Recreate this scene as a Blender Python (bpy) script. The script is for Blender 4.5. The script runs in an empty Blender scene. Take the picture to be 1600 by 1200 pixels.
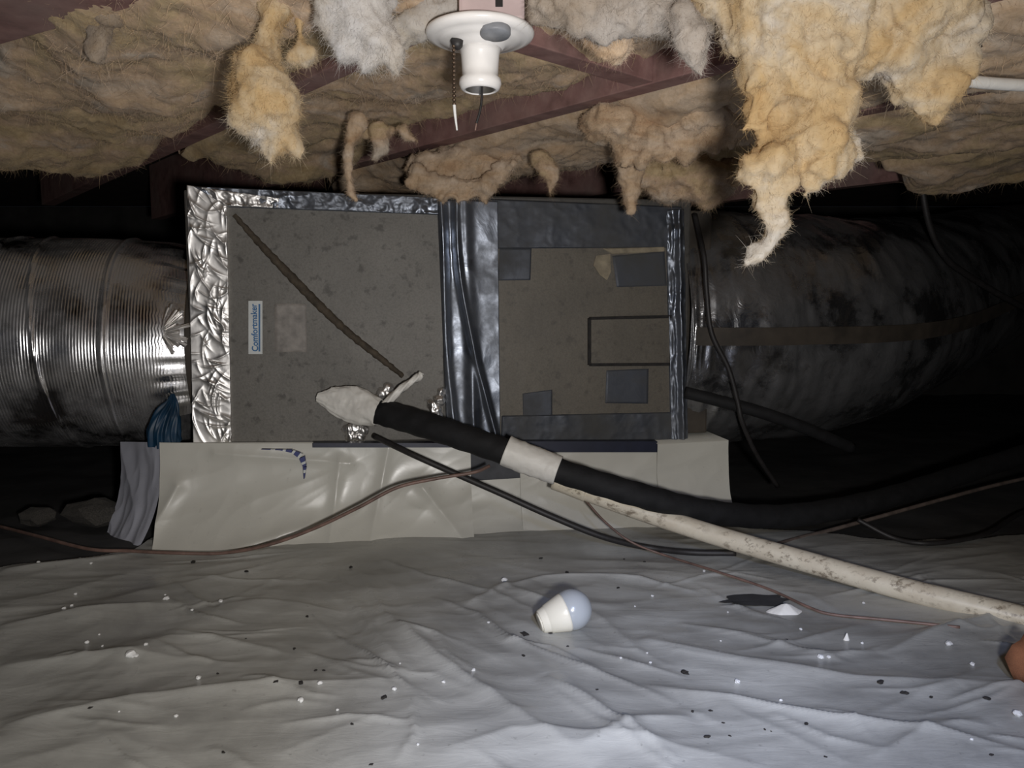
import bpy, bmesh, math, random
import numpy as np
from mathutils import Vector, Matrix

random.seed(7)
rng = np.random.default_rng(7)
sc = bpy.context.scene
C = sc.collection

# ------------------------------------------------------------------ camera
F_PX = 1202.0
CAM = Vector((0.0, 0.0, 0.475))
PITCH = math.atan(120.0 / F_PX)          # camera tipped slightly down
cd = bpy.data.cameras.new('camera')
cam = bpy.data.objects.new('camera', cd)
C.objects.link(cam)
cd.sensor_width = 36.0
cd.lens = 36.0 * F_PX / 1600.0
cd.clip_start = 0.02
cam.location = CAM
cam.rotation_euler = (math.pi / 2 - PITCH, 0, 0)
sc.camera = cam
ROT = cam.rotation_euler.to_matrix()

# ------------------------------------------------------------------ world, lights, exposure
w = bpy.data.worlds.new('world')
sc.world = w
w.use_nodes = True
w.node_tree.nodes['Background'].inputs[0].default_value = (0.6, 0.7, 1.0, 1)
w.node_tree.nodes['Background'].inputs[1].default_value = 0.020

def spot(name, loc, target, energy, color, size, blend, radius):
    l = bpy.data.lights.new(name, 'SPOT')
    l.energy = energy; l.color = color
    l.spot_size = math.radians(size); l.spot_blend = blend
    l.shadow_soft_size = radius
    o = bpy.data.objects.new(name, l); C.objects.link(o)
    o.location = loc
    o.rotation_euler = (Vector(target) - Vector(loc)).to_track_quat('-Z', 'Y').to_euler()
    return o
# the photographer's torch beside the lens and a cool head lamp pointing at the ground ahead
spot('torch_light', (0.09, -0.06, 0.43), (-0.10, 1.6, 0.40), 41.0, (1.0, 0.97, 0.94), 125, 0.9, 0.025)
spot('head_lamp_light', (0.20, 0.0, 0.66), (0.26, 0.62, 0.0), 36.0, (0.46, 0.60, 1.0), 62, 1.0, 0.03)

sc.view_settings.view_transform = 'Standard'
sc.view_settings.look = 'None'
sc.view_settings.gamma = 1.0
sc.view_settings.use_curve_mapping = False
sc.view_settings.exposure = 0.0

# ------------------------------------------------------------------ picture -> place helpers
def ray(px, py):
    return ROT @ Vector(((px - 800.0) / F_PX, (600.0 - py) / F_PX, -1.0))
def P(px, py, Y):
    d = ray(px, py); return CAM + d * (Y / d.y)
def PZ(px, py, z=0.0):
    d = ray(px, py); return CAM + d * ((z - CAM.z) / d.z)
def PPL(px, py, pt, nrm):
    d = ray(px, py); return CAM + d * ((pt - CAM).dot(nrm) / d.dot(nrm))

# ------------------------------------------------------------------ numpy gradient noise
_perm = rng.permutation(256); _perm = np.concatenate([_perm, _perm, _perm])
_g = rng.normal(size=(256, 3)); _g /= np.linalg.norm(_g, axis=1)[:, None]
def pnoise(p):
    p = np.asarray(p, float)
    i = np.floor(p).astype(int); f = p - i
    u = f * f * f * (f * (f * 6 - 15) + 10)
    i &= 255
    r = 0
    for dx in (0, 1):
        wx = u[..., 0] if dx else 1 - u[..., 0]
        for dy in (0, 1):
            wy = u[..., 1] if dy else 1 - u[..., 1]
            for dz in (0, 1):
                wz = u[..., 2] if dz else 1 - u[..., 2]
                h = _perm[_perm[_perm[(i[..., 0] + dx) & 255] + ((i[..., 1] + dy) & 255)] + ((i[..., 2] + dz) & 255)]
                g = _g[h]
                r = r + wx * wy * wz * (g[..., 0] * (f[..., 0] - dx) + g[..., 1] * (f[..., 1] - dy) + g[..., 2] * (f[..., 2] - dz))
    return r * 1.5
def fbm(p, o=4, gain=0.5):
    p = np.asarray(p, float); a = 1.0; r = 0
    for k in range(o):
        r = r + a * pnoise(p + k * 17.3); p = p * 2.03; a *= gain
    return r
def ridge(p, o=3, gain=0.5):
    p = np.asarray(p, float); a = 1.0; r = 0
    for k in range(o):
        r = r + a * (1 - 2.2 * np.abs(pnoise(p + k * 9.1))); p = p * 2.1; a *= gain
    return r
def st(*a):
    return np.stack(np.broadcast_arrays(*[np.asarray(x, float) for x in a]), -1)
def sstep(a, b, x):
    t = np.clip((np.asarray(x, float) - a) / (b - a), 0, 1); return t * t * (3 - 2 * t)

# ------------------------------------------------------------------ mesh helpers
def tag(o, label=None, cat=None, group=None, kind=None):
    if label: o['label'] = label
    if cat: o['category'] = cat
    if group: o['group'] = group
    if kind: o['kind'] = kind
    return o
def link(name, me, mat=None, parent=None, smooth=True):
    if mat is not None and not me.materials:
        for m in (mat if isinstance(mat, (list, tuple)) else [mat]): me.materials.append(m)
    if smooth: me.polygons.foreach_set('use_smooth', [True] * len(me.polygons))
    o = bpy.data.objects.new(name, me); C.objects.link(o)
    if parent: o.parent = parent
    return o
def mesh(name, v, f, mat, parent=None, smooth=True):
    me = bpy.data.meshes.new(name)
    me.from_pydata([tuple(map(float, q)) for q in v], [], f if isinstance(f, list) else f.tolist())
    me.update()
    return link(name, me, mat, parent, smooth)
def empty(name, loc=(0, 0, 0)):
    o = bpy.data.objects.new(name, None); C.objects.link(o)
    o.location = loc; o.empty_display_size = 0.05
    return o
def keep(parent, *kids):
    """parent world-space built parts under an Empty that stands at the thing's base"""
    for k in kids:
        k.parent = parent
        k.matrix_parent_inverse = Matrix.Translation(-parent.location)
def grid_faces(n, m, closed_n=False):
    a = np.arange(n if closed_n else n - 1)[:, None]; b = np.arange(m - 1)[None, :]
    a2 = (a + 1) % n
    return np.stack(np.broadcast_arrays(a * m + b, a2 * m + b, a2 * m + b + 1, a * m + b + 1), -1).reshape(-1, 4)
def gridmesh(name, V, mat, parent=None, smooth=True, flip=False):
    n, m = V.shape[:2]; f = grid_faces(n, m)
    if flip: f = f[:, ::-1]
    return mesh(name, V.reshape(-1, 3), f, mat, parent, smooth)
def spline(pts, n=60, rad=None):
    """Catmull-Rom through pts, returns (n,3) and radii"""
    p = np.array([list(q) for q in pts], float)
    r = np.full(len(p), 1.0) if rad is None else np.array(rad, float)
    q = np.vstack([2 * p[0] - p[1], p, 2 * p[-1] - p[-2]])
    t = np.linspace(0, len(p) - 1 - 1e-9, n); i = t.astype(int); f = (t - i)[:, None]
    a, b, c, d = q[i], q[i + 1], q[i + 2], q[i + 3]
    out = 0.5 * ((2 * b) + (-a + c) * f + (2 * a - 5 * b + 4 * c - d) * f ** 2 + (-a + 3 * b - 3 * c + d) * f ** 3)
    return out, np.interp(t, np.arange(len(p)), r)
def tube_arrays(path, rad, seg=14, cap=True, wob=None):
    path = np.asarray(path, float); n = len(path)
    rad = np.broadcast_to(np.asarray(rad, float), (n,))
    T = np.gradient(path, axis=0); T /= np.linalg.norm(T, axis=1)[:, None] + 1e-12
    up = np.array([0, 0, 1.0]) if abs(T[0][2]) < 0.9 else np.array([0, 1.0, 0])
    N = np.zeros((n, 3)); nn = np.cross(T[0], up); nn /= np.linalg.norm(nn)
    for k in range(n):
        nn = nn - T[k] * nn.dot(T[k]); nn /= np.linalg.norm(nn); N[k] = nn
    B = np.cross(T, N)
    a = np.linspace(0, 2 * math.pi, seg, endpoint=False)
    rr = rad[:, None] * np.ones((n, seg))
    if wob is not None: rr = rr + wob(np.arange(n)[:, None], a[None, :])
    V = path[:, None, :] + rr[..., None] * (np.cos(a)[None, :, None] * N[:, None, :] + np.sin(a)[None, :, None] * B[:, None, :])
    f = []
    for i in range(n - 1):
        for j in range(seg):
            k = (j + 1) % seg
            f.append([i * seg + j, i * seg + k, (i + 1) * seg + k, (i + 1) * seg + j])
    if cap:
        f.append(list(range(seg))[::-1]); f.append([(n - 1) * seg + j for j in range(seg)])
    return V.reshape(-1, 3), f
def tube(name, pts, rad, mat, parent=None, seg=14, n=60, wob=None, smooth_path=True):
    if smooth_path:
        rl = rad if hasattr(rad, '__len__') else [rad] * len(pts)
        path, r = spline(pts, n, rl)
    else:
        path, r = np.array([list(q) for q in pts], float), rad
    v, f = tube_arrays(path, r, seg, wob=wob)
    return mesh(name, v, f, mat, parent)
def bm_obj(name, bm, mat, parent=None, smooth=False):
    me = bpy.data.meshes.new(name); bm.to_mesh(me); bm.free()
    return link(name, me, mat, parent, smooth)
def box_frame(name, O, ax, ay, az, size, mat, parent=None, bevel=0.003):
    """box from corner O along unit axes"""
    bm = bmesh.new()
    vs = []
    for k in range(8):
        c = O + ax * (size[0] * (k & 1)) + ay * (size[1] * ((k >> 1) & 1)) + az * (size[2] * ((k >> 2) & 1))
        vs.append(bm.verts.new(c))
    for q in ((0, 2, 3, 1), (4, 5, 7, 6), (0, 1, 5, 4), (2, 6, 7, 3), (0, 4, 6, 2), (1, 3, 7, 5)):
        bm.faces.new([vs[i] for i in q])
    bmesh.ops.recalc_face_normals(bm, faces=bm.faces)
    if bevel: bmesh.ops.bevel(bm, geom=bm.edges[:], offset=bevel, segments=2, affect='EDGES', profile=0.6)
    return bm_obj(name, bm, mat, parent)
def lathe(name, prof, mat, parent=None, seg=48, M=Matrix.Identity(4)):
    n = len(prof); a = np.linspace(0, 2 * math.pi, seg, endpoint=False)
    v = []
    for ang in a:
        for r, z in prof: v.append(M @ Vector((r * math.cos(ang), r * math.sin(ang), z)))
    f = grid_faces(seg, n, True)
    o = mesh(name, v, f, mat, parent)
    bm = bmesh.new(); bm.from_mesh(o.data)
    bmesh.ops.remove_doubles(bm, verts=bm.verts, dist=1e-5)
    bmesh.ops.recalc_face_normals(bm, faces=bm.faces)
    bm.to_mesh(o.data); bm.free()
    return o

# ------------------------------------------------------------------ materials
def nmat(name):
    m = bpy.data.materials.new(name); m.use_nodes = True
    nt = m.node_tree; b = nt.nodes['Principled BSDF']
    return m, nt, b
def N(nt, t, **kw):
    n = nt.nodes.new(t)
    for k, v in kw.items():
        if k in n.inputs: n.inputs[k].default_value = v
        else: setattr(n, k, v)
    return n
def ramp(nt, fac, stops):
    r = nt.nodes.new('ShaderNodeValToRGB')
    el = r.color_ramp.elements
    while len(el) < len(stops): el.new(0.5)
    for e, (p, c) in zip(el, stops):
        e.position = p; e.color = (c[0], c[1], c[2], 1) if hasattr(c, '__len__') else (c, c, c, 1)
    nt.links.new(fac, r.inputs[0]); return r.outputs[0]
def noise(nt, scale, detail=5, rough=0.55, stretch=(1, 1, 1), rot=(0, 0, 0), dist=0.0):
    tc = nt.nodes.new('ShaderNodeTexCoord'); mp = nt.nodes.new('ShaderNodeMapping')
    mp.inputs['Scale'].default_value = stretch; mp.inputs['Rotation'].default_value = rot
    nt.links.new(tc.outputs['Object'], mp.inputs[0])
    n = N(nt, 'ShaderNodeTexNoise', Scale=scale, Detail=detail, Roughness=rough, Distortion=dist)
    nt.links.new(mp.outputs[0], n.inputs['Vector']); return n.outputs['Fac']
def mix(nt, fac, a, b, mode='MIX'):
    m = nt.nodes.new('ShaderNodeMix'); m.data_type = 'RGBA'; m.blend_type = mode
    for s, v in ((m.inputs[0], fac), (m.inputs[6], a), (m.inputs[7], b)):
        if hasattr(v, 'is_linked'): nt.links.new(v, s)
        else: s.default_value = v if not hasattr(v, '__len__') else (v[0], v[1], v[2], 1)
    return m.outputs[2]
def bump(nt, b, h, strength, dist):
    n = N(nt, 'ShaderNodeBump', Strength=strength, Distance=dist)
    nt.links.new(h, n.inputs['Height']); nt.links.new(n.outputs[0], b.inputs['Normal']); return n
def simple(name, col, rough=0.5, metal=0.0, var=0.25, scale=30, bumpy=0.0, spec=0.5):
    m, nt, b = nmat(name)
    f = noise(nt, scale)
    c0 = [x * (1 - var) for x in col]; c1 = [min(1, x * (1 + var)) for x in col]
    nt.links.new(ramp(nt, f, [(0.3, c0), (0.7, c1)]), b.inputs['Base Color'])
    b.inputs['Roughness'].default_value = rough; b.inputs['Metallic'].default_value = metal
    b.inputs['Specular IOR Level'].default_value = spec
    if bumpy: bump(nt, b, noise(nt, scale * 4), 0.6, bumpy)
    return m

def mat_wood():
    m, nt, b = nmat('stained_joist_wood')
    g = noise(nt, 26, 6, 0.6, (1, 1, 1))
    wv = noise(nt, 7, 3, 0.5)
    col = ramp(nt, g, [(0.25, (0.14, 0.070, 0.062)), (0.5, (0.25, 0.135, 0.122)), (0.8, (0.34, 0.21, 0.185))])
    col = mix(nt, ramp(nt, wv, [(0.45, 0), (0.75, 0.6)]), col, (0.24, 0.185, 0.165))
    nt.links.new(col, b.inputs['Base Color']); b.inputs['Roughness'].default_value = 0.75
    bump(nt, b, g, 0.4, 0.002)
    return m
def mat_fluff(name, stops, dirt=0.5, scale=9, stretch=(1, 1, 1), fine=70, trans=0.35, fdark=0.25, bs=0.5):
    m, nt, b = nmat(name)
    f = noise(nt, scale, 5, 0.6, stretch, dist=0.6)
    col = ramp(nt, f, stops)
    d = noise(nt, scale * 0.6 + 3, 6, 0.65, stretch, rot=(0.4, 0.2, 0.9))
    col = mix(nt, ramp(nt, d, [(0.52, 0), (0.72, dirt)]), col, (0.16, 0.135, 0.11))
    fi = noise(nt, fine, 6, 0.7, (1, 1, 1))
    col = mix(nt, ramp(nt, fi, [(0.3, fdark), (0.6, 0)]), col, (0.30, 0.22, 0.14), 'MULTIPLY')
    b.inputs['Roughness'].default_value = 1.0
    b.inputs['Specular IOR Level'].default_value = 0.05
    b.inputs['Sheen Weight'].default_value = 0.08
    b.inputs['Sheen Roughness'].default_value = 0.6
    nt.links.new(col, b.inputs['Base Color'])
    bp = bump(nt, b, fi, bs, 0.004)
    tr = N(nt, 'ShaderNodeBsdfTranslucent'); nt.links.new(col, tr.inputs[0])
    mx = N(nt, 'ShaderNodeMixShader'); mx.inputs[0].default_value = trans
    out = nt.nodes['Material Output']
    nt.links.new(b.outputs[0], mx.inputs[1]); nt.links.new(tr.outputs[0], mx.inputs[2])
    nt.links.new(mx.outputs[0], out.inputs['Surface'])
    return m
def mat_plastic(name, col, rough=0.38, dirt=(0.16, 0.145, 0.125), dirt_amt=0.6, fine=40, bstr=0.5, stretch=(1, 1, 1), bst=(1, 1, 1)):
    m, nt, b = nmat(name)
    d = noise(nt, 3.0, 7, 0.62, stretch, dist=0.5)
    s = noise(nt, 90, 3, 0.6)
    c = mix(nt, ramp(nt, d, [(0.38, 0), (0.70, dirt_amt)]), col, dirt)
    c = mix(nt, ramp(nt, s, [(0.66, 0), (0.75, 0.45)]), c, dirt)
    nt.links.new(c, b.inputs['Base Color'])
    r = noise(nt, 6, 4)
    nt.links.new(ramp(nt, r, [(0.3, rough - 0.08), (0.7, rough + 0.15)]), b.inputs['Roughness'])
    b.inputs['Coat Weight'].default_value = 0.0
    h = noise(nt, fine, 6, 0.6, bst, rot=(0, 0, 0.3), dist=1.5)
    bump(nt, b, h, bstr, 0.004)
    return m
def mat_foil(name, col, rough=0.24, dirt=(0.08, 0.075, 0.07), dirt_amt=0.4, bscale=60, bstr=0.5, bstretch=(1, 1, 1), metal=1.0, dscale=9):
    m, nt, b = nmat(name)
    d = noise(nt, dscale, 7, 0.65)
    fac = ramp(nt, d, [(0.42, 0), (0.7, dirt_amt)])
    nt.links.new(mix(nt, fac, col, dirt), b.inputs['Base Color'])
    mm = ramp(nt, d, [(0.42, metal), (0.7, metal * (1 - 0.7 * dirt_amt))])
    nt.links.new(mm, b.inputs['Metallic'])
    nt.links.new(ramp(nt, d, [(0.4, rough), (0.7, rough + 0.3)]), b.inputs['Roughness'])
    tc = nt.nodes.new('ShaderNodeTexCoord'); mp = nt.nodes.new('ShaderNodeMapping')
    mp.inputs['Scale'].default_value = bstretch
    nt.links.new(tc.outputs['Object'], mp.inputs[0])
    v = N(nt, 'ShaderNodeTexNoise', Scale=bscale, Detail=5.0, Roughness=0.55, Distortion=1.2)
    nt.links.new(mp.outputs[0], v.inputs['Vector'])
    bump(nt, b, v.outputs['Fac'], bstr, 0.006)
    return m
def mat_panel(name, c0, c1, spots=0.6, rough=0.55):
    m, nt, b = nmat(name)
    d = noise(nt, 7, 6, 0.6)
    c = ramp(nt, d, [(0.3, c0), (0.7, c1)])
    s = noise(nt, 46, 5, 0.6)
    c = mix(nt, ramp(nt, s, [(0.57, 0), (0.68, spots)]), c, (0.03, 0.026, 0.022))
    g = noise(nt, 260, 2)
    c = mix(nt, ramp(nt, g, [(0.35, 0.25), (0.6, 0)]), c, (0.04, 0.035, 0.03))
    nt.links.new(c, b.inputs['Base Color']); b.inputs['Roughness'].default_value = rough
    b.inputs['Metallic'].default_value = 0.15
    bump(nt, b, d, 0.25, 0.01)
    return m

M = {}
M['wood'] = mat_wood()
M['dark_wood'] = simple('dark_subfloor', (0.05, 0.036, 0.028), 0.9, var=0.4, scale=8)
M['batt'] = mat_fluff('tan_batt', [(0.25, (0.40, 0.28, 0.14)), (0.42, (0.54, 0.41, 0.24)), (0.55, (0.58, 0.42, 0.28)), (0.72, (0.62, 0.54, 0.45))], 0.5, 7, (1, 1, 3), 120, 0.1, 0.35, 0.35)
M['batt_pink'] = mat_fluff('peach_batt', [(0.25, (0.48, 0.30, 0.17)), (0.45, (0.64, 0.47, 0.31)), (0.7, (0.72, 0.59, 0.46))], 0.4, 9, (1, 1, 3), 120, 0.15, 0.3, 0.35)
M['fluff_gold'] = mat_fluff('golden_fluff', [(0.28, (0.52, 0.33, 0.14)), (0.42, (0.63, 0.46, 0.25)), (0.52, (0.66, 0.54, 0.37)), (0.63, (0.68, 0.64, 0.58))], 0.10, 8, (1, 1, 1), 110, 0.35, 0.2, 0.3)
M['fluff_white'] = mat_fluff('white_fluff', [(0.3, (0.56, 0.48, 0.36)), (0.5, (0.64, 0.60, 0.55)), (0.7, (0.68, 0.67, 0.67))], 0.15, 10, (1, 1, 1), 110, 0.35, 0.2, 0.3)
M['fluff_grey'] = mat_fluff('grey_fluff', [(0.3, (0.36, 0.27, 0.18)), (0.5, (0.50, 0.43, 0.36)), (0.75, (0.58, 0.55, 0.52))], 0.4, 10, (1, 1, 1), 80, 0.3)
M['floor'] = mat_plastic('vapour_barrier_plastic', (0.48, 0.48, 0.45), 0.30, (0.15, 0.145, 0.135), 0.75, 14, 0.22, bst=(1, 3.2, 1))
M['skirt'] = mat_plastic('white_plastic_wrap', (0.56, 0.55, 0.495), 0.30, (0.40, 0.38, 0.34), 0.35, 12, 0.12)
M['skirt_side'] = mat_plastic('shade_tinted_plastic_wrap', (0.52, 0.53, 0.60), 0.22, (0.28, 0.28, 0.33), 0.5, 12, 0.15)  # same wrap, tinted bluer and darker: the left side's shade put into colour
M['foil'] = mat_foil('bright_foil_tape', (0.88, 0.86, 0.84), 0.36, (0.4, 0.38, 0.36), 0.2, 12, 0.05, dscale=14)
M['foil_dark'] = mat_foil('dull_foil_tape', (0.20, 0.22, 0.26), 0.30, (0.06, 0.06, 0.06), 0.6, 18, 0.15, metal=0.9)
M['foil_flat'] = mat_foil('grimy_foil_tape', (0.062, 0.068, 0.082), 0.52, (0.07, 0.068, 0.062), 0.8, 22, 0.12, metal=0.5)
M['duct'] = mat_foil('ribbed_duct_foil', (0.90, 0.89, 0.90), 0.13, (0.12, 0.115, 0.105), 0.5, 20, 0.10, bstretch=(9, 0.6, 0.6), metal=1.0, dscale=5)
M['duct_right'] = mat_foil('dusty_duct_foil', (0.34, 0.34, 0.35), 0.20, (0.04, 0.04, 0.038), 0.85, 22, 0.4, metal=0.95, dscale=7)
M['panel'] = mat_panel('left_cabinet_metal', (0.125, 0.118, 0.105), (0.165, 0.155, 0.138))
M['panel_r'] = mat_panel('right_cabinet_metal', (0.10, 0.088, 0.070), (0.135, 0.118, 0.092), 0.4)
M['cabinet'] = mat_panel('cabinet_shell_metal', (0.06, 0.055, 0.05), (0.09, 0.085, 0.075))
M['rust'] = simple('brown_sealant', (0.065, 0.050, 0.034), 0.8, var=0.4, scale=60, bumpy=0.002)
M['black'] = simple('black_gasket', (0.014, 0.012, 0.011), 0.8, var=0.4, scale=80)
M['collar'] = simple('dark_brown_collar', (0.045, 0.036, 0.027), 0.7, var=0.4, scale=20)
M['hose'] = simple('black_foam_insulation', (0.012, 0.012, 0.013), 0.75, var=0.3, scale=40, bumpy=0.001, spec=0.3)
M['cable'] = simple('black_cable_jacket', (0.02, 0.018, 0.018), 0.55, var=0.3, scale=50)
M['copper'] = simple('dull_copper_wire', (0.17, 0.105, 0.085), 0.5, var=0.4, scale=40)
M['brown_cable'] = simple('dusty_brown_cable', (0.13, 0.10, 0.085), 0.6, var=0.4, scale=40)
M['tape_white'] = mat_plastic('white_tape', (0.78, 0.76, 0.71), 0.45, (0.5, 0.47, 0.42), 0.3, 30, 0.3)
M['porcelain'] = simple('white_porcelain', (0.80, 0.78, 0.76), 0.22, var=0.06, scale=30)
M['navy'] = simple('navy_tape', (0.013, 0.016, 0.036), 0.4, var=0.2, scale=30)
M['navy_bright'] = simple('navy_print', (0.03, 0.04, 0.16), 0.5, var=0.1, scale=30)
M['blue'] = simple('blue_plastic_bag', (0.005, 0.032, 0.07), 0.5, var=0.35, scale=25)
M['label_white'] = simple('label_white', (0.60, 0.62, 0.61), 0.4, var=0.06, scale=30)
M['label_blue'] = simple('label_blue', (0.015, 0.12, 0.30), 0.5, var=0.1, scale=30)
M['label_paper'] = simple('faded_label_paper', (0.24, 0.22, 0.20), 0.6, var=0.35, scale=45)
M['cream'] = simple('torn_cream_paper', (0.26, 0.22, 0.155), 0.8, var=0.3, scale=50)
M['grey_disc'] = simple('grey_disc', (0.22, 0.23, 0.25), 0.5, var=0.15, scale=90)
M['bulb_base'] = simple('cream_bulb_base', (0.84, 0.80, 0.68), 0.28, var=0.04, scale=20)
M['bulb_globe'] = simple('frosted_bulb_globe', (0.42, 0.45, 0.48), 0.22, var=0.04, scale=10)
M['metal'] = simple('dull_metal', (0.35, 0.33, 0.30), 0.4, 0.9, var=0.3, scale=80)
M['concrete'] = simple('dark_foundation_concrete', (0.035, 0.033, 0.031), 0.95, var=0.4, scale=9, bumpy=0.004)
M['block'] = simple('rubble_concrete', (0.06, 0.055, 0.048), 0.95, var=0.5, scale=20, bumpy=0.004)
M['crumb'] = simple('white_crumb', (0.68, 0.68, 0.67), 0.9, var=0.1, scale=120)
M['dirt'] = simple('dark_crumb', (0.022, 0.019, 0.017), 0.95, var=0.4, scale=120)
M['clay'] = simple('orange_brown_clay', (0.30, 0.12, 0.055), 0.8, var=0.35, scale=40, bumpy=0.002)
M['box_pink'] = simple('pinkish_box', (0.46, 0.36, 0.35), 0.6, var=0.15, scale=20)
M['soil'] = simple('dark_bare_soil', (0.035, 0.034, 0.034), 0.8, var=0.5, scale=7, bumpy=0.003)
M['slit'] = simple('dark_grey_board', (0.055, 0.057, 0.065), 0.7, var=0.3, scale=30)
M['torn'] = simple('dark_soil', (0.03, 0.03, 0.032), 0.9, var=0.4, scale=30)
def mat_pvc():
    m, nt, b = nmat('dirty_white_pvc')
    d = noise(nt, 14, 6, 0.7)
    c = mix(nt, ramp(nt, d, [(0.35, 0), (0.75, 0.55)]), (0.72, 0.66, 0.53), (0.42, 0.33, 0.23))
    s = noise(nt, 70, 6, 0.7, (0.6, 1, 1))
    l = noise(nt, 5, 3, 0.6)
    sp = ramp(nt, s, [(0.52, 0), (0.62, 0.8)])
    lp = ramp(nt, l, [(0.44, 0), (0.56, 1)])
    mm = nt.nodes.new('ShaderNodeMath'); mm.operation = 'MULTIPLY'
    nt.links.new(sp, mm.inputs[0]); nt.links.new(lp, mm.inputs[1])
    c = mix(nt, mm.outputs[0], c, (0.16, 0.12, 0.08))
    nt.links.new(c, b.inputs['Base Color']); b.inputs['Roughness'].default_value = 0.4
    return m
M['pvc'] = mat_pvc()

# ------------------------------------------------------------------ floor: the draped ground sheet
FOLDS = []   # polylines in picture coordinates lying on the ground, (points, height, half width in m)
def fold(pts, h, wd): FOLDS.append(([PZ(x, y, 0.0) for x, y in pts], h, wd * 0.75))
fold([(545, 872), (600, 965), (680, 1040), (800, 1120), (930, 1200)], 0.012, 0.022)
fold([(580, 868), (660, 900), (760, 925), (850, 965)], 0.006, 0.010)
fold([(672, 932), (740, 960), (800, 1010), (940, 1060), (1060, 1100)], 0.007, 0.009)
fold([(740, 980), (790, 1010), (860, 1018), (940, 1056)], 0.005, 0.006)
fold([(850, 1065), (900, 1090), (980, 1140), (1060, 1195)], 0.008, 0.012)
fold([(760, 925), (850, 905), (1000, 905), (1100, 925)], 0.007, 0.012)
fold([(720, 950), (790, 918), (860, 945)], 0.005, 0.012)
fold([(640, 1100), (650, 1160), (620, 1200)], 0.005, 0.006)
fold([(1000, 1075), (1150, 1090), (1300, 1125), (1460, 1150), (1600, 1185)], 0.009, 0.014)
fold([(1060, 970), (1160, 990), (1280, 1020), (1380, 1015)], 0.006, 0.012)
fold([(1000, 1000), (1150, 1030), (1330, 1060), (1600, 1075)], 0.010, 0.03)
fold([(1380, 1020), (1480, 985), (1600, 960)], 0.012, 0.03)
fold([(0, 1140), (200, 1105), (420, 1085), (640, 1075)], 0.012, 0.03)
fold([(0, 985), (160, 965), (330, 950)], 0.010, 0.03)
fold([(0, 1045), (180, 1030), (330, 1045)], 0.010, 0.03)
fold([(340, 955), (430, 948), (540, 960)], 0.006, 0.03)
fold([(0, 905), (130, 890), (220, 868)], 0.010, 0.02)
fold([(520, 880), (560, 960), (600, 1020), (640, 1060)], 0.008, 0.02)
fold([(600, 985), (680, 1000), (720, 1060)], 0.006, 0.012)
fold([(900, 1180), (1000, 1130), (1080, 1120)], 0.008, 0.02)
fold([(700, 1180), (800, 1150), (1000, 1160), (1200, 1200)], 0.008, 0.03)
for k in range(90):   # many small creases, most running out from the wrapped base
    x = rng.uniform(-80, 1680); y = rng.uniform(880, 1190)
    L = rng.uniform(60, 240); sl = rng.normal(0.12, 0.25) + (0.35 if 450 < x < 1000 else 0)
    fold([(x, y), (x + L * 0.5, y + L * 0.5 * sl + rng.normal(0, 8)), (x + L, y + L * sl)], rng.uniform(0.0015, 0.005), rng.uniform(0.003, 0.014))
QC = PZ(560, 845, 0.0)
def floor_z(x, y):
    x = np.asarray(x, float); y = np.asarray(y, float)
    z = 0.012 * fbm(st(x * 1.5, y * 2.0, 0.3 + 0 * x), 2) + 0.0010 * fbm(st(x * 14, y * 20, 3.0 + 0 * x), 2)
    th = np.arctan2(x - QC[0], QC[1] - y); rr = np.hypot(x - QC[0], y - QC[1])
    z = z + 0.0040 * ridge(st(th * 3.2 + 0.3 * pnoise(st(x * 3, y * 3, 0 * x)), rr * 1.6, 5.0 + 0 * x), 2) * sstep(0.05, 0.4, rr) * sstep(1.5, 0.5, rr)
    z = z + 0.0020 * ridge(st(x * 2.2 + 0.4 * pnoise(st(x * 4, y * 4, 0 * x)), y * 9 - x * 2.0, 8.0 + 0 * x), 2)
    for pts, h, wd in FOLDS:
        d = np.full(np.shape(z), 9.0); tt = np.zeros(np.shape(z))
        tot = len(pts) - 1
        for i in range(tot):
            a, b = pts[i], pts[i + 1]
            dx, dy = b.x - a.x, b.y - a.y; l2 = dx * dx + dy * dy
            t = np.clip(((x - a.x) * dx + (y - a.y) * dy) / l2, 0, 1)
            dd = np.hypot(x - a.x - t * dx, y - a.y - t * dy)
            near = dd < d
            d = np.where(near, dd, d); tt = np.where(near, (i + t) / tot, tt)
        fade = np.sin(np.clip(tt, 0, 1) * math.pi) ** 0.6
        z = z + h * fade * np.exp(-(d / wd) ** 1.05)
    return z
def fz(x, y): return float(floor_z(np.array([x]), np.array([y]))[0])
def on_floor(px, py, lift=0.0):
    p = PZ(px, py, 0.0)
    for _ in range(4): p = PZ(px, py, fz(p.x, p.y) + lift)
    return p

ys = np.concatenate([np.linspace(-1.4, 0.55, 40)[:-1], np.linspace(0.55, 1.75, 420), np.linspace(1.75, 4.25, 120)[1:]])
xs = np.concatenate([np.linspace(-3.1, -1.35, 60)[:-1], np.linspace(-1.35, 1.35, 540), np.linspace(1.35, 3.1, 60)[1:]])
X, Yg = np.meshgrid(xs, ys, indexing='ij')
Zg = floor_z(X, Yg)
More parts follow.
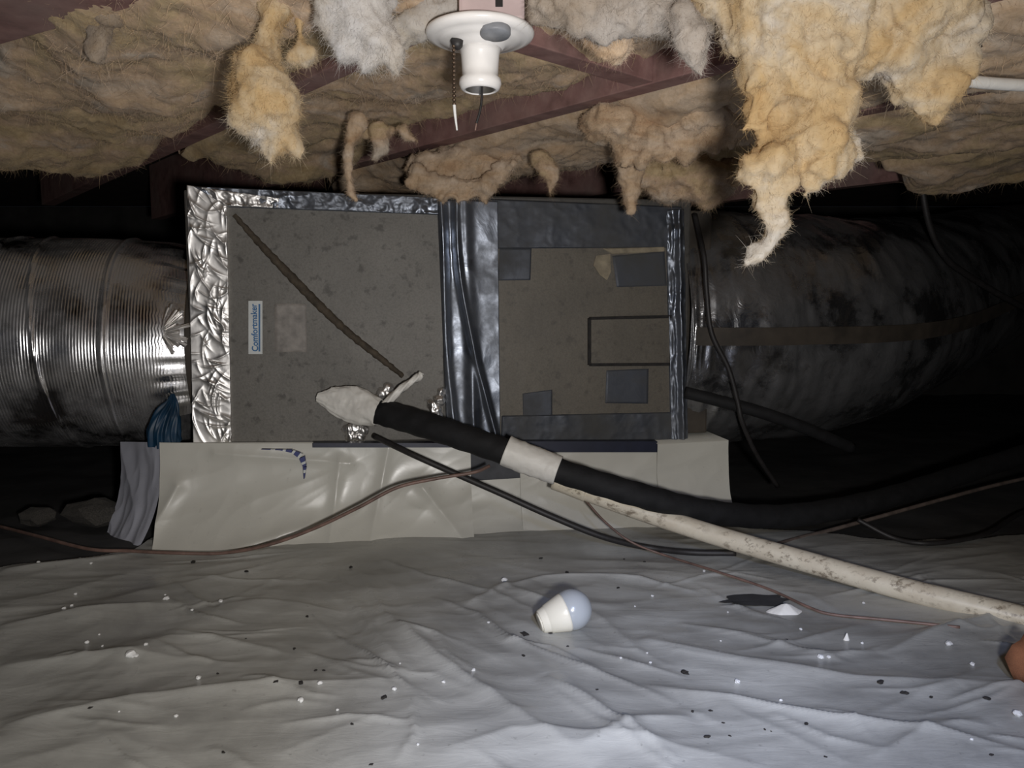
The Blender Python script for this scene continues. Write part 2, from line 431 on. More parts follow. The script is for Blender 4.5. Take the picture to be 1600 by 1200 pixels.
# the pale sheet stops short at the back; beyond its edge the ground is bare and dark
Lp = [PZ(x, y, 0.0) for x, y in ((-700, 1000), (0, 900), (200, 868), (230, 830), (1150, 800), (1175, 829), (1300, 834), (1420, 845), (1600, 838), (2300, 815))]
edge = np.interp(xs, [-3.1] + [p.x for p in Lp] + [3.1], [Lp[0].y] + [p.y for p in Lp] + [Lp[-1].y]) + 0.03 * fbm(st(xs * 5, 0 * xs, 0 * xs + 2.0), 3)
Fa = grid_faces(len(xs), len(ys))
inside = (Yg < edge[:, None]).ravel()
keepf = inside[Fa].all(axis=1)
used = np.unique(Fa[keepf]); remap = -np.ones(Fa.max() + 1, int); remap[used] = np.arange(len(used))
o = quick = mesh('vapour_barrier_sheet', np.stack([X, Yg, Zg], -1).reshape(-1, 3)[used], remap[Fa[keepf]], M['floor'])
tag(o, 'wrinkled pale grey plastic sheet spread over the crawl space ground', 'plastic sheet')
gx, gy = np.meshgrid(np.linspace(-3.1, 3.1, 150), np.linspace(-1.4, 4.25, 150), indexing='ij')
gz = floor_z(gx, gy) - 0.010 + 0.006 * fbm(st(gx * 12, gy * 12, 0 * gx + 6.0), 3)
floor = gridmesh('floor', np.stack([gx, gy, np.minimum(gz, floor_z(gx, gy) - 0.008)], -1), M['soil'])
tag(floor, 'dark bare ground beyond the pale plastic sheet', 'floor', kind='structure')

# ------------------------------------------------------------------ foundation walls and subfloor
TOPZ = 1.02
def wall(name, a, b, label):
    a = Vector(a); b = Vector(b); d = (b - a); L = d.length; d.normalize()
    nrm = Vector((0, 0, 1)).cross(d)
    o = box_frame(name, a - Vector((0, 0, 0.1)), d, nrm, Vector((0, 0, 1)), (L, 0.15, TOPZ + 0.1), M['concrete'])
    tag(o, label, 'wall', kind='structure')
wall('wall_back', (3.1, 4.25, 0), (-3.1, 4.25, 0), 'dark foundation wall at the far end')
bpy.data.objects['wall_back'].location.y = 0.15
wall('wall_left', (-3.1, 4.25, 0), (-3.1, -1.4, 0), 'dark foundation wall on the left')
bpy.data.objects['wall_left'].location.x = -0.15
wall('wall_right', (3.1, -1.4, 0), (3.1, 4.25, 0), 'dark foundation wall on the right')
bpy.data.objects['wall_right'].location.x = 0.15
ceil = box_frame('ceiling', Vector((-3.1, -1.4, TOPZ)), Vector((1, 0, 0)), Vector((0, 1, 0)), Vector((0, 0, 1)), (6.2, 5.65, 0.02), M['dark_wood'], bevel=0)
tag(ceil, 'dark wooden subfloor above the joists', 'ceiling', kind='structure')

# ------------------------------------------------------------------ joists (run from near right to far left)
ZB = CAM.z + 0.34                          # underside of the joists
vp = ray(-271, 480); JD = Vector((vp.x, vp.y, 0)).normalized()    # along the joists, away from the camera
JN = Vector((-JD.y, JD.x, 0)); JN = JN if JN.x > 0 else -JN         # across, to the far right
UP = Vector((0, 0, 1))
PITCHJ = 0.4064
OFF1 = JN.dot(PZ(1150, 110, ZB)) + 0.0     # the far lower edge of the long joist in view
def JP(s, off, z): return JD * s + JN * off + UP * z
joists = {}
jl = {-2: 'reddish brown joist behind the torn batt, nearest the camera side',
      -1: 'reddish brown floor joist carrying the white porcelain lampholder',
      0: 'long reddish brown floor joist crossing the middle of the ceiling',
      1: 'reddish brown floor joist glimpsed behind the big golden hanging clump',
      2: 'shadowed floor joist over the right duct',
      3: 'shadowed floor joist farthest back over the right duct'}
SR = {-2: (-0.9, 3.0), -1: (-1.4, 3.0), 0: (-1.7, 3.2), 1: (-2.0, 3.0), 2: (-1.7, 2.8), 3: (-1.2, 2.3)}
for k in (-1, 0, 1, 2, 3):
    s0, s1 = SR[k]
    o = box_frame('ceiling_joist', JP(s0, OFF1 + k * PITCHJ - 0.038, ZB), JD, JN, UP, (s1 - s0, 0.038, TOPZ - ZB - 0.001), M['wood'], bevel=0.002)
    tag(o, jl[k], 'joist', 'floor joists overhead')

# short blocking piece between the lamp joist and the long joist
bs = JD.dot(PZ(862, 92, ZB)) 
o = box_frame('blocking_board', JP(bs - 0.02, OFF1 - PITCHJ, ZB + 0.002), JD, JN, UP, (0.038, PITCHJ - 0.038, 0.12), M['wood'], bevel=0.002)
tag(o, 'short greyish wooden blocking board between two joists right of lampholder', 'board')
# board at the top left corner
a = PZ(-60, 82, ZB); b_ = PZ(290, -18, ZB)
d = Vector((b_.x - a.x, b_.y - a.y, 0)); L = d.length; d.normalize(); q = Vector((d.y, -d.x, 0))
if q.y > 0: q = -q
o = box_frame('nailed_board', Vector((a.x, a.y, ZB - 0.004)), d, q, UP, (L, 0.19, 0.03), M['wood'], bevel=0.002)
tag(o, 'reddish brown board nailed overhead in the top left corner', 'board')

# ------------------------------------------------------------------ fibre insulation
def add_fibres(v, nrm, count, length, width, droop=0.5, curl=0.6, seg=3):
    """thin curved ribbons growing from a surface sample"""
    p0 = v; n = len(p0)
    d = nrm + rng.normal(0, curl, (n, 3)); d[:, 2] -= droop * rng.random(n)
    d /= np.linalg.norm(d, axis=1)[:, None]
    L = rng.exponential(length, n).clip(0.2 * length, 3.2 * length)
    side = np.cross(d, rng.normal(size=(n, 3))); side /= np.linalg.norm(side, axis=1)[:, None] + 1e-9
    bend = rng.normal(0, 0.5, (n, 3)); bend[:, 2] -= 0.35 * droop
    V = []
    for k in range(seg + 1):
        t = k / seg
        c = p0 + d * (L * t)[:, None] + bend * (L * t * t)[:, None] * 0.7
        wd = width * (1 - 0.8 * t)
        V += [c - side * wd, c + side * wd]
    V = np.stack(V, 1)                                       # n, 2(seg+1), 3
    base = (np.arange(n) * 2 * (seg + 1))[:, None]
    F = []
    for k in range(seg):
        F.append(base + np.array([[2 * k, 2 * k + 1, 2 * k + 3, 2 * k + 2]]))
    return V.reshape(-1, 3), np.stack(F, 1).reshape(-1, 4)
def quick_mesh(name, v, f, mat, parent=None):
    v = np.asarray(v, np.float32); f = np.asarray(f, np.int32)
    me = bpy.data.meshes.new(name)
    me.vertices.add(len(v)); me.vertices.foreach_set('co', v.ravel())
    me.loops.add(f.size); me.loops.foreach_set('vertex_index', f.ravel())
    me.polygons.add(len(f)); me.polygons.foreach_set('loop_start', np.arange(0, f.size, 4, dtype=np.int32))
    me.update(calc_edges=True); me.validate()
    return link(name, me, mat, parent)
def vert_normals(v, f):
    a = v[f[:, 2]] - v[f[:, 0]]; b = v[f[:, 3]] - v[f[:, 1]]
    n = np.cross(a, b); out = np.zeros_like(v)
    for k in range(4): np.add.at(out, f[:, k], n)
    return out / (np.linalg.norm(out, axis=1)[:, None] + 1e-12)
def fuzzy(name, v, f, mat, fib, length, width, amp=0.006, freq=55, droop=0.5, curl=0.6):
    n = vert_normals(v, f)
    h = fbm(v * freq * 0.5, 4, 0.6) * amp * 1.7 + ridge(v * st(1, 1, 0.45) * freq * 2 + 3.0, 2) * amp * 0.18
    v = v + n * h[:, None]
    n = vert_normals(v, f)
    vs, fs, nv = [v], [f], len(v)
    for cnt, ln, wd, cu in ((int(fib * 1.5), length * 0.45, width, 1.3), (int(fib * 0.05), length * 0.9, width * 0.8, 1.2)):
        idx = rng.integers(0, len(f), cnt); wt = rng.dirichlet((1, 1, 1, 1), cnt)
        p = np.einsum('ij,ijk->ik', wt, v[f[idx]]); q = np.einsum('ij,ijk->ik', wt, n[f[idx]])
        fv, ff = add_fibres(p, q, cnt, ln, wd, droop, cu)
        vs.append(fv); fs.append(ff + nv); nv += len(fv)
    return quick_mesh(name, np.vstack(vs), np.vstack(fs), mat)
def blob_mesh(balls, voxel, smooth=6):
    """union of world space balls -> quad mesh arrays"""
    bm = bmesh.new()
    for c, r in balls:
        bmesh.ops.create_icosphere(bm, subdivisions=2, radius=r, matrix=Matrix.Translation(c))
    me = bpy.data.meshes.new('tmp'); bm.to_mesh(me); bm.free()
    o = bpy.data.objects.new('tmp', me); C.objects.link(o)
    md = o.modifiers.new('r', 'REMESH'); md.mode = 'VOXEL'; md.voxel_size = voxel
    ms = o.modifiers.new('s', 'SMOOTH'); ms.iterations = smooth; ms.factor = 0.5
    dg = bpy.context.evaluated_depsgraph_get(); e = o.evaluated_get(dg).to_mesh()
    v = np.empty(len(e.vertices) * 3); e.vertices.foreach_get('co', v); v = v.reshape(-1, 3)
    f = np.array([list(p.vertices) for p in e.polygons if len(p.vertices) == 4])
    bpy.data.objects.remove(o); bpy.data.meshes.remove(me)
    return v, f
def chain(pts, Y, step=0.6):
    """picture-space chain of (x, y, r) -> balls with interpolated in-betweens"""
    out = []
    for i in range(len(pts) - 1):
        (x0, y0, r0), (x1, y1, r1) = pts[i][:3], pts[i + 1][:3]
        D = math.hypot(x1 - x0, y1 - y0); n = max(1, int(D / (step * max(4, min(r0, r1)))))
        for k in range(n):
            t = k / n; out.append((x0 + (x1 - x0) * t, y0 + (y1 - y0) * t, r0 + (r1 - r0) * t))
    out.append(pts[-1][:3])
    return [(P(x, y, Y + rng.normal(0, 0.25) * r * Y / F_PX), r * Y / F_PX) for x, y, r in out]
def clump(name, balls, label, mat, fib, length, width=0.00013, voxel=0.004, amp=0.005, group=None, droop=0.6, curl=0.6, freq=55):
    v, f = blob_mesh(balls, voxel)
    o = fuzzy(name, v, f, mat, fib, length, width, amp, freq, droop, curl)
    tag(o, label, 'insulation', group)
    return o

def batt(label, k, s0, s1, base, sag, mat, fib=9000, res=0.006, seed=0, edge=0.10, far_drop=0.03):
    """one batt filling the bay between joist k and joist k+1; its underside is what the camera sees"""
    o0 = OFF1 + k * PITCHJ + 0.001; o1 = OFF1 + (k + 1) * PITCHJ - 0.039
    ns = int((s1 - s0) / res); nt_ = int((o1 - o0) / res)
    S, T = np.meshgrid(np.linspace(s0, s1, ns), np.linspace(0, 1, nt_), indexing='ij')
    offs = o0 + (o1 - o0) * T
    z = ZB + base - sag * np.sin(math.pi * T) ** 0.7
    z = z + 0.024 * fbm(st(S * 5, offs * 8, seed + 0 * S), 3) + 0.0035 * fbm(st(S * 30 + pnoise(st(S * 9, offs * 9, 0 * S)), offs * 44, seed + 4.0 + 0 * S), 4, 0.7)
    z = z - far_drop * sstep(s1 - 0.30, s1 - 0.05, S)
    rag = 0.06 * fbm(st(offs * 14, 0 * S, seed + 9.0 + 0 * S), 3)
    ed = edge * (sstep(s1 - 0.05, s1, S + 0.0 * rag) ** 2 + sstep(s0 + 0.05, s0, S) ** 2)
    z = np.minimum(z + ed + 0.02 * (sstep(0.06, 0, T) + sstep(0.94, 1, T)), TOPZ - 0.01)
    S2 = S + rag * sstep(s1 - 0.3, s1, S)
    V = np.stack([JD.x * S2 + JN.x * offs, JD.y * S2 + JN.y * offs, z], -1)
    # a flat upper side closes the batt
    Vt = V.copy(); Vt[..., 2] = np.minimum(np.maximum(V[..., 2] + 0.05, ZB + 0.10), TOPZ - 0.004)
    f = grid_faces(ns, nt_)
    n = vert_normals(V.reshape(-1, 3), f)
    if n[:, 2].mean() > 0: f = f[:, ::-1]; n = -n
    v = V.reshape(-1, 3)
    idx = rng.integers(0, len(f), fib); wt = rng.dirichlet((1, 1, 1, 1), fib)
    p = np.einsum('ij,ijk->ik', wt, v[f[idx]]); q = np.einsum('ij,ijk->ik', wt, n[f[idx]])
    fv, ff = add_fibres(p, q * 0.5, fib, 0.007, 0.00022, 0.5, 1.4)
    nv = len(v)
    # sides
    def rim(ids): return [[ids[i], ids[i + 1], ids[i + 1] + nv, ids[i] + nv] for i in range(len(ids) - 1)]
    A = np.arange(ns * nt_).reshape(ns, nt_)
    sides = rim(A[0]) + rim(A[-1]) + rim(A[:, 0]) + rim(A[:, -1])
    allv = np.vstack([v, Vt.reshape(-1, 3), fv])
    allf = np.vstack([f, f[:, ::-1] + nv, np.array(sides), ff + 2 * nv])
    o = quick_mesh('insulation_batt', allv, allf, mat)
    tag(o, label, 'insulation', 'fibreglass batts between the joists')
    return o
def S_at(px, py, off=None): 
    p = PZ(px, py, ZB); return JD.dot(p)
batt('tan fibreglass batt at the far left of the ceiling, dirty and torn', -2, -0.55, S_at(60, 235), 0.015, 0.035, M['batt'], fib=36000, seed=1.0)
batt('tan fibreglass batt behind the lampholder between two joists', -1, -0.7, S_at(520, 268), 0.040, 0.020, M['batt'], fib=30000, seed=2.0, far_drop=0.06)
batt('peach fibreglass batt sagging below the long joist', 0, -1.1, S_at(680, 300), 0.0, 0.030, M['batt_pink'], fib=30000, seed=3.0)
batt('tan fibreglass batt behind the big golden hanging clump', 1, -1.4, S_at(1120, 285), 0.005, 0.035, M['batt'], fib=26000, seed=4.0)
batt('shadowed tan batt over the right duct', 2, -1.5, S_at(1420, 262), 0.005, 0.035, M['batt'], fib=22000, seed=5.0)

# ---- hanging clumps
def balls(lst, Y): return [(P(x, y, Y + rng.normal(0, 0.2) * r * Y / F_PX), r * Y / F_PX) for x, y, r in lst]
g = 'torn insulation hanging from the ceiling'
def ragged(pts, Y, r, drop):
    """uneven torn fringe: small tips of random length hanging from a line of picture points"""
    out = []
    for x, y in pts:
        dx, dy = rng.normal(0, 7), rng.uniform(0.35, 1.25) * drop
        out += chain([(x, y - 6, r * rng.uniform(0.8, 1.2)), (x + dx * 0.5, y + dy * 0.5, r * 0.6), (x + dx, y + dy, r * 0.2)], Y + rng.normal(0, 0.006))
    return out
YA = 0.80
bl = balls([(1130, -25, 55), (1200, -10, 80), (1280, -5, 85), (1360, -5, 85), (1440, 0, 78), (1478, 30, 52), (1490, 60, 40), (1483, 100, 40),
            (1462, 140, 36), (1420, 120, 38), (1405, 85, 46), (1455, 80, 50), (1165, 45, 40), (1220, 70, 58), (1290, 80, 60), (1345, 70, 55),
            (1245, 125, 48), (1242, 168, 32), (1290, 140, 44), (1300, 165, 40)], YA)
bl += chain([(1300, 165, 38), (1290, 200, 44), (1300, 232, 40)], YA) + chain([(1290, 200, 40), (1240, 225, 40), (1205, 255, 30), (1170, 268, 17)], YA)
bl += chain([(1300, 225, 40), (1338, 238, 18)], YA) + chain([(1285, 250, 28), (1268, 285, 10), (1255, 308, 4)], YA)
bl += chain([(1225, 255, 30), (1205, 300, 24), (1208, 330, 21), (1214, 352, 18), (1204, 378, 17), (1185, 398, 14), (1166, 415, 7)], YA)
bl += chain([(1190, 90, 34), (1182, 130, 24), (1178, 165, 18), (1166, 200, 10)], YA) + chain([(1200, 130, 26), (1205, 170, 18), (1192, 205, 10)], YA)
bl += chain([(1452, 150, 30), (1462, 172, 18), (1470, 185, 10)], YA)
clump('insulation_clump', bl, 'big golden and white insulation clump hanging with a long white tail', M['fluff_gold'], 36000, 0.008, group=g, amp=0.0065)
YC = 0.86
bl = chain([(420, -40, 30), (426, 10, 24), (422, 50, 17), (412, 90, 26)], YC) + balls([(405, 120, 40), (398, 150, 42), (420, 160, 45), (432, 190, 34), (425, 205, 34), (390, 175, 30), (445, 210, 20)], YC)
bl += chain([(425, 215, 24), (424, 240, 12), (424, 256, 5)], YC) + chain([(450, 215, 14), (462, 240, 6)], YC)
clump('insulation_clump', bl, 'bulb-shaped golden insulation clump hanging at left from a narrow neck', M['fluff_gold'], 16000, 0.008, group=g)
bl = chain([(468, -30, 14), (470, 10, 7), (469, 60, 5), (470, 78, 10)], 0.88) + balls([(472, 88, 15), (458, 92, 11), (482, 84, 11)], 0.88)
clump('insulation_tuft', bl, 'small tan insulation ball dangling on a thin thread', M['fluff_gold'], 3500, 0.006, voxel=0.0025, amp=0.003, group=g)
bl = balls([(560, -10, 55), (530, 30, 32), (565, 40, 45), (590, 60, 34), (545, 70, 26), (575, 85, 22)], 0.82) + chain([(600, 70, 24), (616, 95, 14), (622, 118, 5)], 0.82)
clump('insulation_clump', bl, 'fluffy white insulation clump hanging left of the lampholder', M['fluff_white'], 13000, 0.008, group=g)
bl = chain([(618, 66, 16), (645, 45, 22), (680, 22, 26), (715, 5, 26), (760, -25, 26)], 0.91)
clump('insulation_strand', bl, 'slanting white insulation strand touching the lampholder disc', M['fluff_white'], 6000, 0.007, group=g)
bl = chain([(560, 190, 16), (552, 208, 13), (544, 235, 8), (545, 270, 6), (548, 300, 8), (556, 312, 4)], 1.40)
clump('insulation_strand', bl, 'thin tan strand hanging in front of the air handler top', M['batt_pink'], 2600, 0.009, voxel=0.004, amp=0.003, group=g)
bl = chain([(592, 205, 16), (595, 225, 14), (585, 247, 6)], 1.40) + chain([(630, 202, 12), (640, 213, 9), (652, 222, 5)], 1.4) + balls([(570, 204, 10), (610, 206, 10)], 1.42)
clump('insulation_tuft', bl, 'ragged tan tuft beside the thin hanging strand', M['batt'], 2600, 0.010, voxel=0.005, amp=0.004, group=g)
bl = balls([(648, 262, 16), (672, 258, 22), (700, 250, 24), (730, 244, 24), (760, 238, 26), (790, 232, 24), (820, 226, 22), (690, 275, 22), (725, 270, 22), (765, 265, 20)], 1.68)
bl += ragged([(650, 275), (668, 288), (690, 296), (712, 290), (738, 296), (762, 290), (785, 268), (805, 256)], 1.63, 15, 24)
clump('insulation_clump', bl, 'peach insulation curtain sagging onto the air handler top', M['batt_pink'], 20000, 0.008, width=0.0002, voxel=0.006, amp=0.009, freq=34, group=g)
bl = chain([(985, 245, 26), (985, 280, 18), (985, 305, 13), (986, 330, 7)], 1.42)
clump('insulation_strand', bl, 'short tan strand hanging over the right end of the air handler', M['batt_pink'], 2600, 0.010, voxel=0.005, amp=0.004, group=g)
bl = chain([(845, 248, 16), (858, 270, 15), (862, 285, 9), (860, 302, 4)], 1.52)
clump('insulation_tuft', bl, 'pointed tan tuft hanging under the peach batt', M['batt'], 2200, 0.010, voxel=0.005, amp=0.004, group=g)
bl = balls([(930, 200, 24), (960, 195, 34), (1000, 188, 40), (1050, 180, 42), (1095, 172, 42), (1135, 165, 38), (1170, 160, 34), (975, 222, 24), (1020, 222, 26), (1070, 212, 30), (1115, 205, 30), (1150, 195, 28)], 1.36)
bl += ragged([(945, 215), (975, 238), (1005, 240), (1040, 242), (1075, 236), (1110, 228), (1140, 218), (1165, 200)], 1.35, 15, 18)
clump('insulation_clump', bl, 'thick peach insulation fold bulging below the long joist', M['batt_pink'], 26000, 0.008, width=0.0002, voxel=0.006, amp=0.010, freq=32, group=g)
bl = balls([(1080, 275, 40), (1040, 280, 36), (1110, 290, 36), (1130, 275, 30), (1010, 270, 26)], 1.55)
clump('insulation_clump', bl, 'dull brown insulation lump over the right end of the unit', M['batt'], 14000, 0.009, width=0.0002, voxel=0.007, amp=0.010, freq=32, group=g)
bl = balls([(880, -5, 40), (920, 5, 42), (970, 10, 40), (1020, 5, 42), (1060, 10, 44), (1100, 5, 40), (850, 5, 30), (905, 35, 24), (940, 45, 24)], 0.84)
bl += chain([(1065, 30, 34), (1085, 65, 22), (1092, 95, 14), (1096, 115, 5)], 0.82)
clump('insulation_clump', bl, 'greyish fluffy insulation between the lampholder and the golden clump', M['fluff_grey'], 14000, 0.008, group=g)
bl = balls([(945, 70, 26), (965, 72, 24), (925, 62, 16), (962, 88, 12)], 0.90)
clump('insulation_tuft', bl, 'orange peach insulation piece poking below the grey fluff', M['batt_pink'], 3500, 0.006, voxel=0.003, amp=0.004, group=g)
bl = balls([(180, 5, 40), (240, 10, 44), (300, 12, 46), (360, 5, 44), (270, 38, 28), (330, 38, 30)], 0.95) + chain([(165, 25, 22), (158, 60, 12), (150, 90, 5)], 0.95)
clump('insulation_clump', bl, 'grey and tan fluff clump along the top left edge', M['fluff_grey'], 18000, 0.011, freq=30, amp=0.008, group=g)

# ------------------------------------------------------------------ the unit's own frame
A = P(303, 690, 1.58); Bp = P(1072, 687, 1.73)
U = Vector((Bp.x - A.x, Bp.y - A.y, 0)); UW = U.length; U.normalize()
V_ = Vector((-U.y, U.x, 0))                         # depth direction, away from the camera
ZU = 0.5 * (A.z + Bp.z)                              # underside of the unit
A = Vector((A.x, A.y, ZU))
def FP(px, py, d=0.0): return PPL(px, py, A + V_ * d, V_)
def UZ(px, py, d=0.0):
    p = FP(px, py, d) - A; return p.dot(U), p.z
UH = 0.5 * (UZ(297, 292)[1] + UZ(1066, 322)[1]) + 0.004
print('UH ends', UZ(297, 292)[1], UZ(1066, 322)[1])
def W(u, d, z): return A + U * u + V_ * d + UP * z
print('unit', UW, UH, 'base z', ZU, 'ZB', ZB)

unit = empty('air_handler', W(UW / 2, 0.27, 0))
tag(unit, 'long grey metal air handler with foil taped seams on a white base', 'air handler')
kids = []
def quad_patch(name, c4, mat, lift=0.002, nx=20, ny=20, amp=0.0, freq=30, fn=None, seed=0.0, wrap=0.0015):
    """sheet on the unit's front given by 4 picture corners (tl, tr, br, bl); lifted and crumpled"""
    c = [FP(x, y) for x, y in c4]
    s, t = np.meshgrid(np.linspace(0, 1, nx), np.linspace(0, 1, ny), indexing='ij')
    c = [np.array(q) for q in c]
    S, T = s[..., None], t[..., None]
    V = (1 - S) * (1 - T) * c[0] + S * (1 - T) * c[1] + S * T * c[2] + (1 - S) * T * c[3]
    h = lift + 0 * s
    if amp: h = h + amp * np.abs(ridge(V * freq + seed, 3)) * 0.6 + amp * 0.5 * fbm(V * freq * 0.5 + seed, 2)
    if fn is not None: h = h + fn(s, t)
    e = np.minimum(np.minimum(s, 1 - s) * nx, np.minimum(t, 1 - t) * ny)
    h = np.where(e < 0.5, wrap * 0.3, np.maximum(h, 0.0012))
    V = V - h[..., None] * np.array(V_)
    return gridmesh(name, V, mat, flip=True)
def slab(name, c4, mat, d0=0.0, thick=0.004, bevel=0.001):
    """flat plate with thickness standing proud of the unit's front"""
    bm = bmesh.new(); f = [bm.verts.new(FP(x, y) - V_ * (d0 + thick)) for x, y in c4]; k = [bm.verts.new(FP(x, y) - V_ * d0) for x, y in c4]
    bm.faces.new(f); bm.faces.new(k[::-1])
    for i in range(len(c4)): bm.faces.new([f[i], k[i], k[(i + 1) % len(c4)], f[(i + 1) % len(c4)]])
    bmesh.ops.recalc_face_normals(bm, faces=bm.faces)
    if bevel: bmesh.ops.bevel(bm, geom=bm.edges[:], offset=bevel, segments=1, affect='EDGES')
    return bm_obj(name, bm, mat)
kids.append(box_frame('cabinet', W(0, 0.0, 0), U, V_, UP, (UW, 0.54, UH), M['cabinet'], bevel=0.004))
lp = slab('front_panel', [(355, 322), (690, 336), (694, 686), (362, 690)], M['panel'], 0.0, 0.005)
rp = slab('front_panel', [(700, 340), (1060, 335), (1066, 684), (704, 686)], M['panel_r'], 0.0, 0.005)
kids += [lp, rp]
# foil tapes
_cr = [(rng.uniform(0, 0.083), rng.uniform(0, 0.52), rng.normal(0.9, 0.7), rng.uniform(0.008, 0.03), rng.uniform(0.0015, 0.0038), rng.uniform(0.0016, 0.0045)) for _ in range(130)]
def tape_creases(s_, t_):
    x = s_ * 0.083; y = t_ * 0.52; r = 0
    for cx, cy, an, L, h, wd in _cr:
        a_ = (x - cx) * math.cos(an) + (y - cy) * math.sin(an); b_ = -(x - cx) * math.sin(an) + (y - cy) * math.cos(an) + 6 * a_ * a_
        r = r + h * np.exp(-np.abs(b_ / wd) ** 1.2) * np.exp(-(a_ / L) ** 2)
    return r
t1 = quad_patch('foil_tape', [(293, 289), (356, 300), (364, 690), (303, 692)], M['foil'], 0.009, 72, 400, 0.0012, 9, tape_creases, seed=1.0)
t2 = quad_patch('foil_tape', [(300, 291), (692, 309), (690, 337), (358, 325)], M['foil_dark'], 0.009, 170, 22, 0.005, 32, seed=2.0)
t2c = quad_patch('foil_tape', [(316, 293), (440, 311), (436, 327), (352, 324)], M['foil'], 0.013, 70, 20, 0.006, 30, seed=7.0)
def midfold(s, t):
    r = 0
    for c0, c1, wd, h in ((0.05, 0.14, 0.07, 0.014), (0.46, 0.52, 0.10, 0.013), (0.30, 0.95, 0.06, 0.014)):
        r = r + h * np.exp(-((s - (c0 + (c1 - c0) * t ** 2.2) - 0.02 * np.sin(t * 7 + c0 * 9)) / wd) ** 2) * (0.75 + 0.25 * np.sin(t * 5 + c0 * 20))
    return r
t3 = quad_patch('foil_tape', [(682, 311), (778, 313), (782, 690), (698, 688)], M['foil_dark'], 0.009, 80, 160, 0.004, 6, midfold, seed=3.0)
t4 = quad_patch('foil_tape', [(752, 310), (1066, 323), (1064, 388), (756, 390)], M['foil_flat'], 0.008, 130, 40, 0.0025, 14, seed=4.0)
def edgefold(s, t): return 0.012 * np.exp(-((s - 0.62) / 0.16) ** 2) + 0.006 * np.exp(-((s - 0.25) / 0.1) ** 2) * np.sin(t * 14) ** 2
t5 = quad_patch('foil_tape', [(1038, 326), (1067, 326), (1073, 688), (1046, 688)], M['foil_dark'], 0.009, 30, 150, 0.004, 28, edgefold, seed=5.0)
t6 = quad_patch('foil_tape', [(782, 648), (1060, 642), (1062, 688), (780, 690)], M['foil_flat'], 0.008, 110, 24, 0.002, 26, seed=6.0)
kids += [t1, t2, t2c, t3, t4, t5, t6]
for c4 in ([(778, 386), (832, 386), (830, 440), (776, 441)], [(952, 398), (1040, 390), (1044, 449), (960, 451)], [(944, 576), (1015, 573), (1014, 633), (942, 632)],
           [(814, 613), (864, 606), (864, 652), (815, 652)]):
    kids.append(quad_patch('tape_patch', c4, M['foil_flat'], 0.0058, 24, 20, 0.0004, 18, seed=c4[0][0]))
kids.append(quad_patch('torn_paper', [(938, 388), (1038, 385), (1038, 394), (955, 398)], M['cream'], 0.0095, 40, 8, 0.002, 60))
bm_pts = [(930, 400), (952, 397), (953, 425), (947, 438), (936, 430), (926, 415)]
kids.append(slab('torn_paper', bm_pts, M['cream'], 0.005, 0.003, 0))
# access cover with blackened edges
cov = slab('access_cover', [(921, 498), (1049, 496), (1049, 568), (921, 569)], M['panel_r'], 0.005, 0.005)
kids.append(cov)
for c4 in ([(918, 495), (1050, 492), (1050, 497), (918, 500)], [(918, 567), (1052, 566), (1052, 571), (918, 572)], [(917, 496), (922, 496), (922, 571), (917, 571)]):
    gk = quad_patch('gasket', c4, M['black'], 0.0105, 40, 40, 0.002, 130, seed=c4[1][1])
    gk.parent = cov
# brown sealant line running down the left panel
pts = [FP(x, y, -0.0035) for x, y in ((366, 336), (410, 385), (455, 432), (500, 478), (545, 520), (590, 556), (630, 588))]
kids.append(tube('sealant_bead', pts, [0.005, 0.0075, 0.0095, 0.0095, 0.008, 0.0075, 0.005], M['rust'], None, 10, 90,
                 wob=lambda i, a: 0.0014 * np.sin(i * 1.7 + a * 2) * np.sin(i * 0.37)))
# maker's plate, read from bottom to top
pl = slab('maker_plate', [(389, 470), (411, 470), (411, 553), (389, 553)], M['label_white'], 0.005, 0.002, 0.0005)
kids.append(pl)
def text_mesh(name, body, size, mat, mtx, parent, bold=0.0):
    cu = bpy.data.curves.new('t', 'FONT'); cu.body = body; cu.size = size; cu.align_x = 'CENTER'; cu.align_y = 'CENTER'; cu.extrude = 0.0003; cu.offset = bold
    o = bpy.data.objects.new('t', cu); C.objects.link(o)
    dg = bpy.context.evaluated_depsgraph_get(); me = bpy.data.meshes.new_from_object(o.evaluated_get(dg))
    bpy.data.objects.remove(o); me.transform(mtx); me.name = name
    me.materials.clear()
    return link(name, me, mat, parent, smooth=False)
c = FP(399, 512) - V_ * 0.0075
R3 = Matrix(((-0, -U.x, -V_.x), (0, -U.y, -V_.y), (1, 0, 0)))   # text x -> up, text y -> left (-U), text z -> towards camera
R3 = Matrix((Vector((0, 0, 1)), -U, -V_)).transposed()
tm = text_mesh('maker_name', 'Comfortmaker', 0.0172, M['label_blue'], Matrix.Translation(c) @ R3.to_4x4(), pl, 0.0004)
bbx = [v.co.z for v in tm.data.vertices]; sc_ = 0.098 / (max(bbx) - min(bbx))
for v in tm.data.vertices: v.co.z = c.z + (v.co.z - c.z) * sc_
ul = slab('underline', [(405, 475), (407.6, 475), (407.6, 549), (405, 549)], M['label_blue'], 0.0068, 0.0008, 0); ul.parent = pl
kids.append(quad_patch('rating_label', [(426, 471), (482, 471), (483, 553), (427, 553)], M['label_paper'], 0.0062, 14, 20, 0.0006, 40))
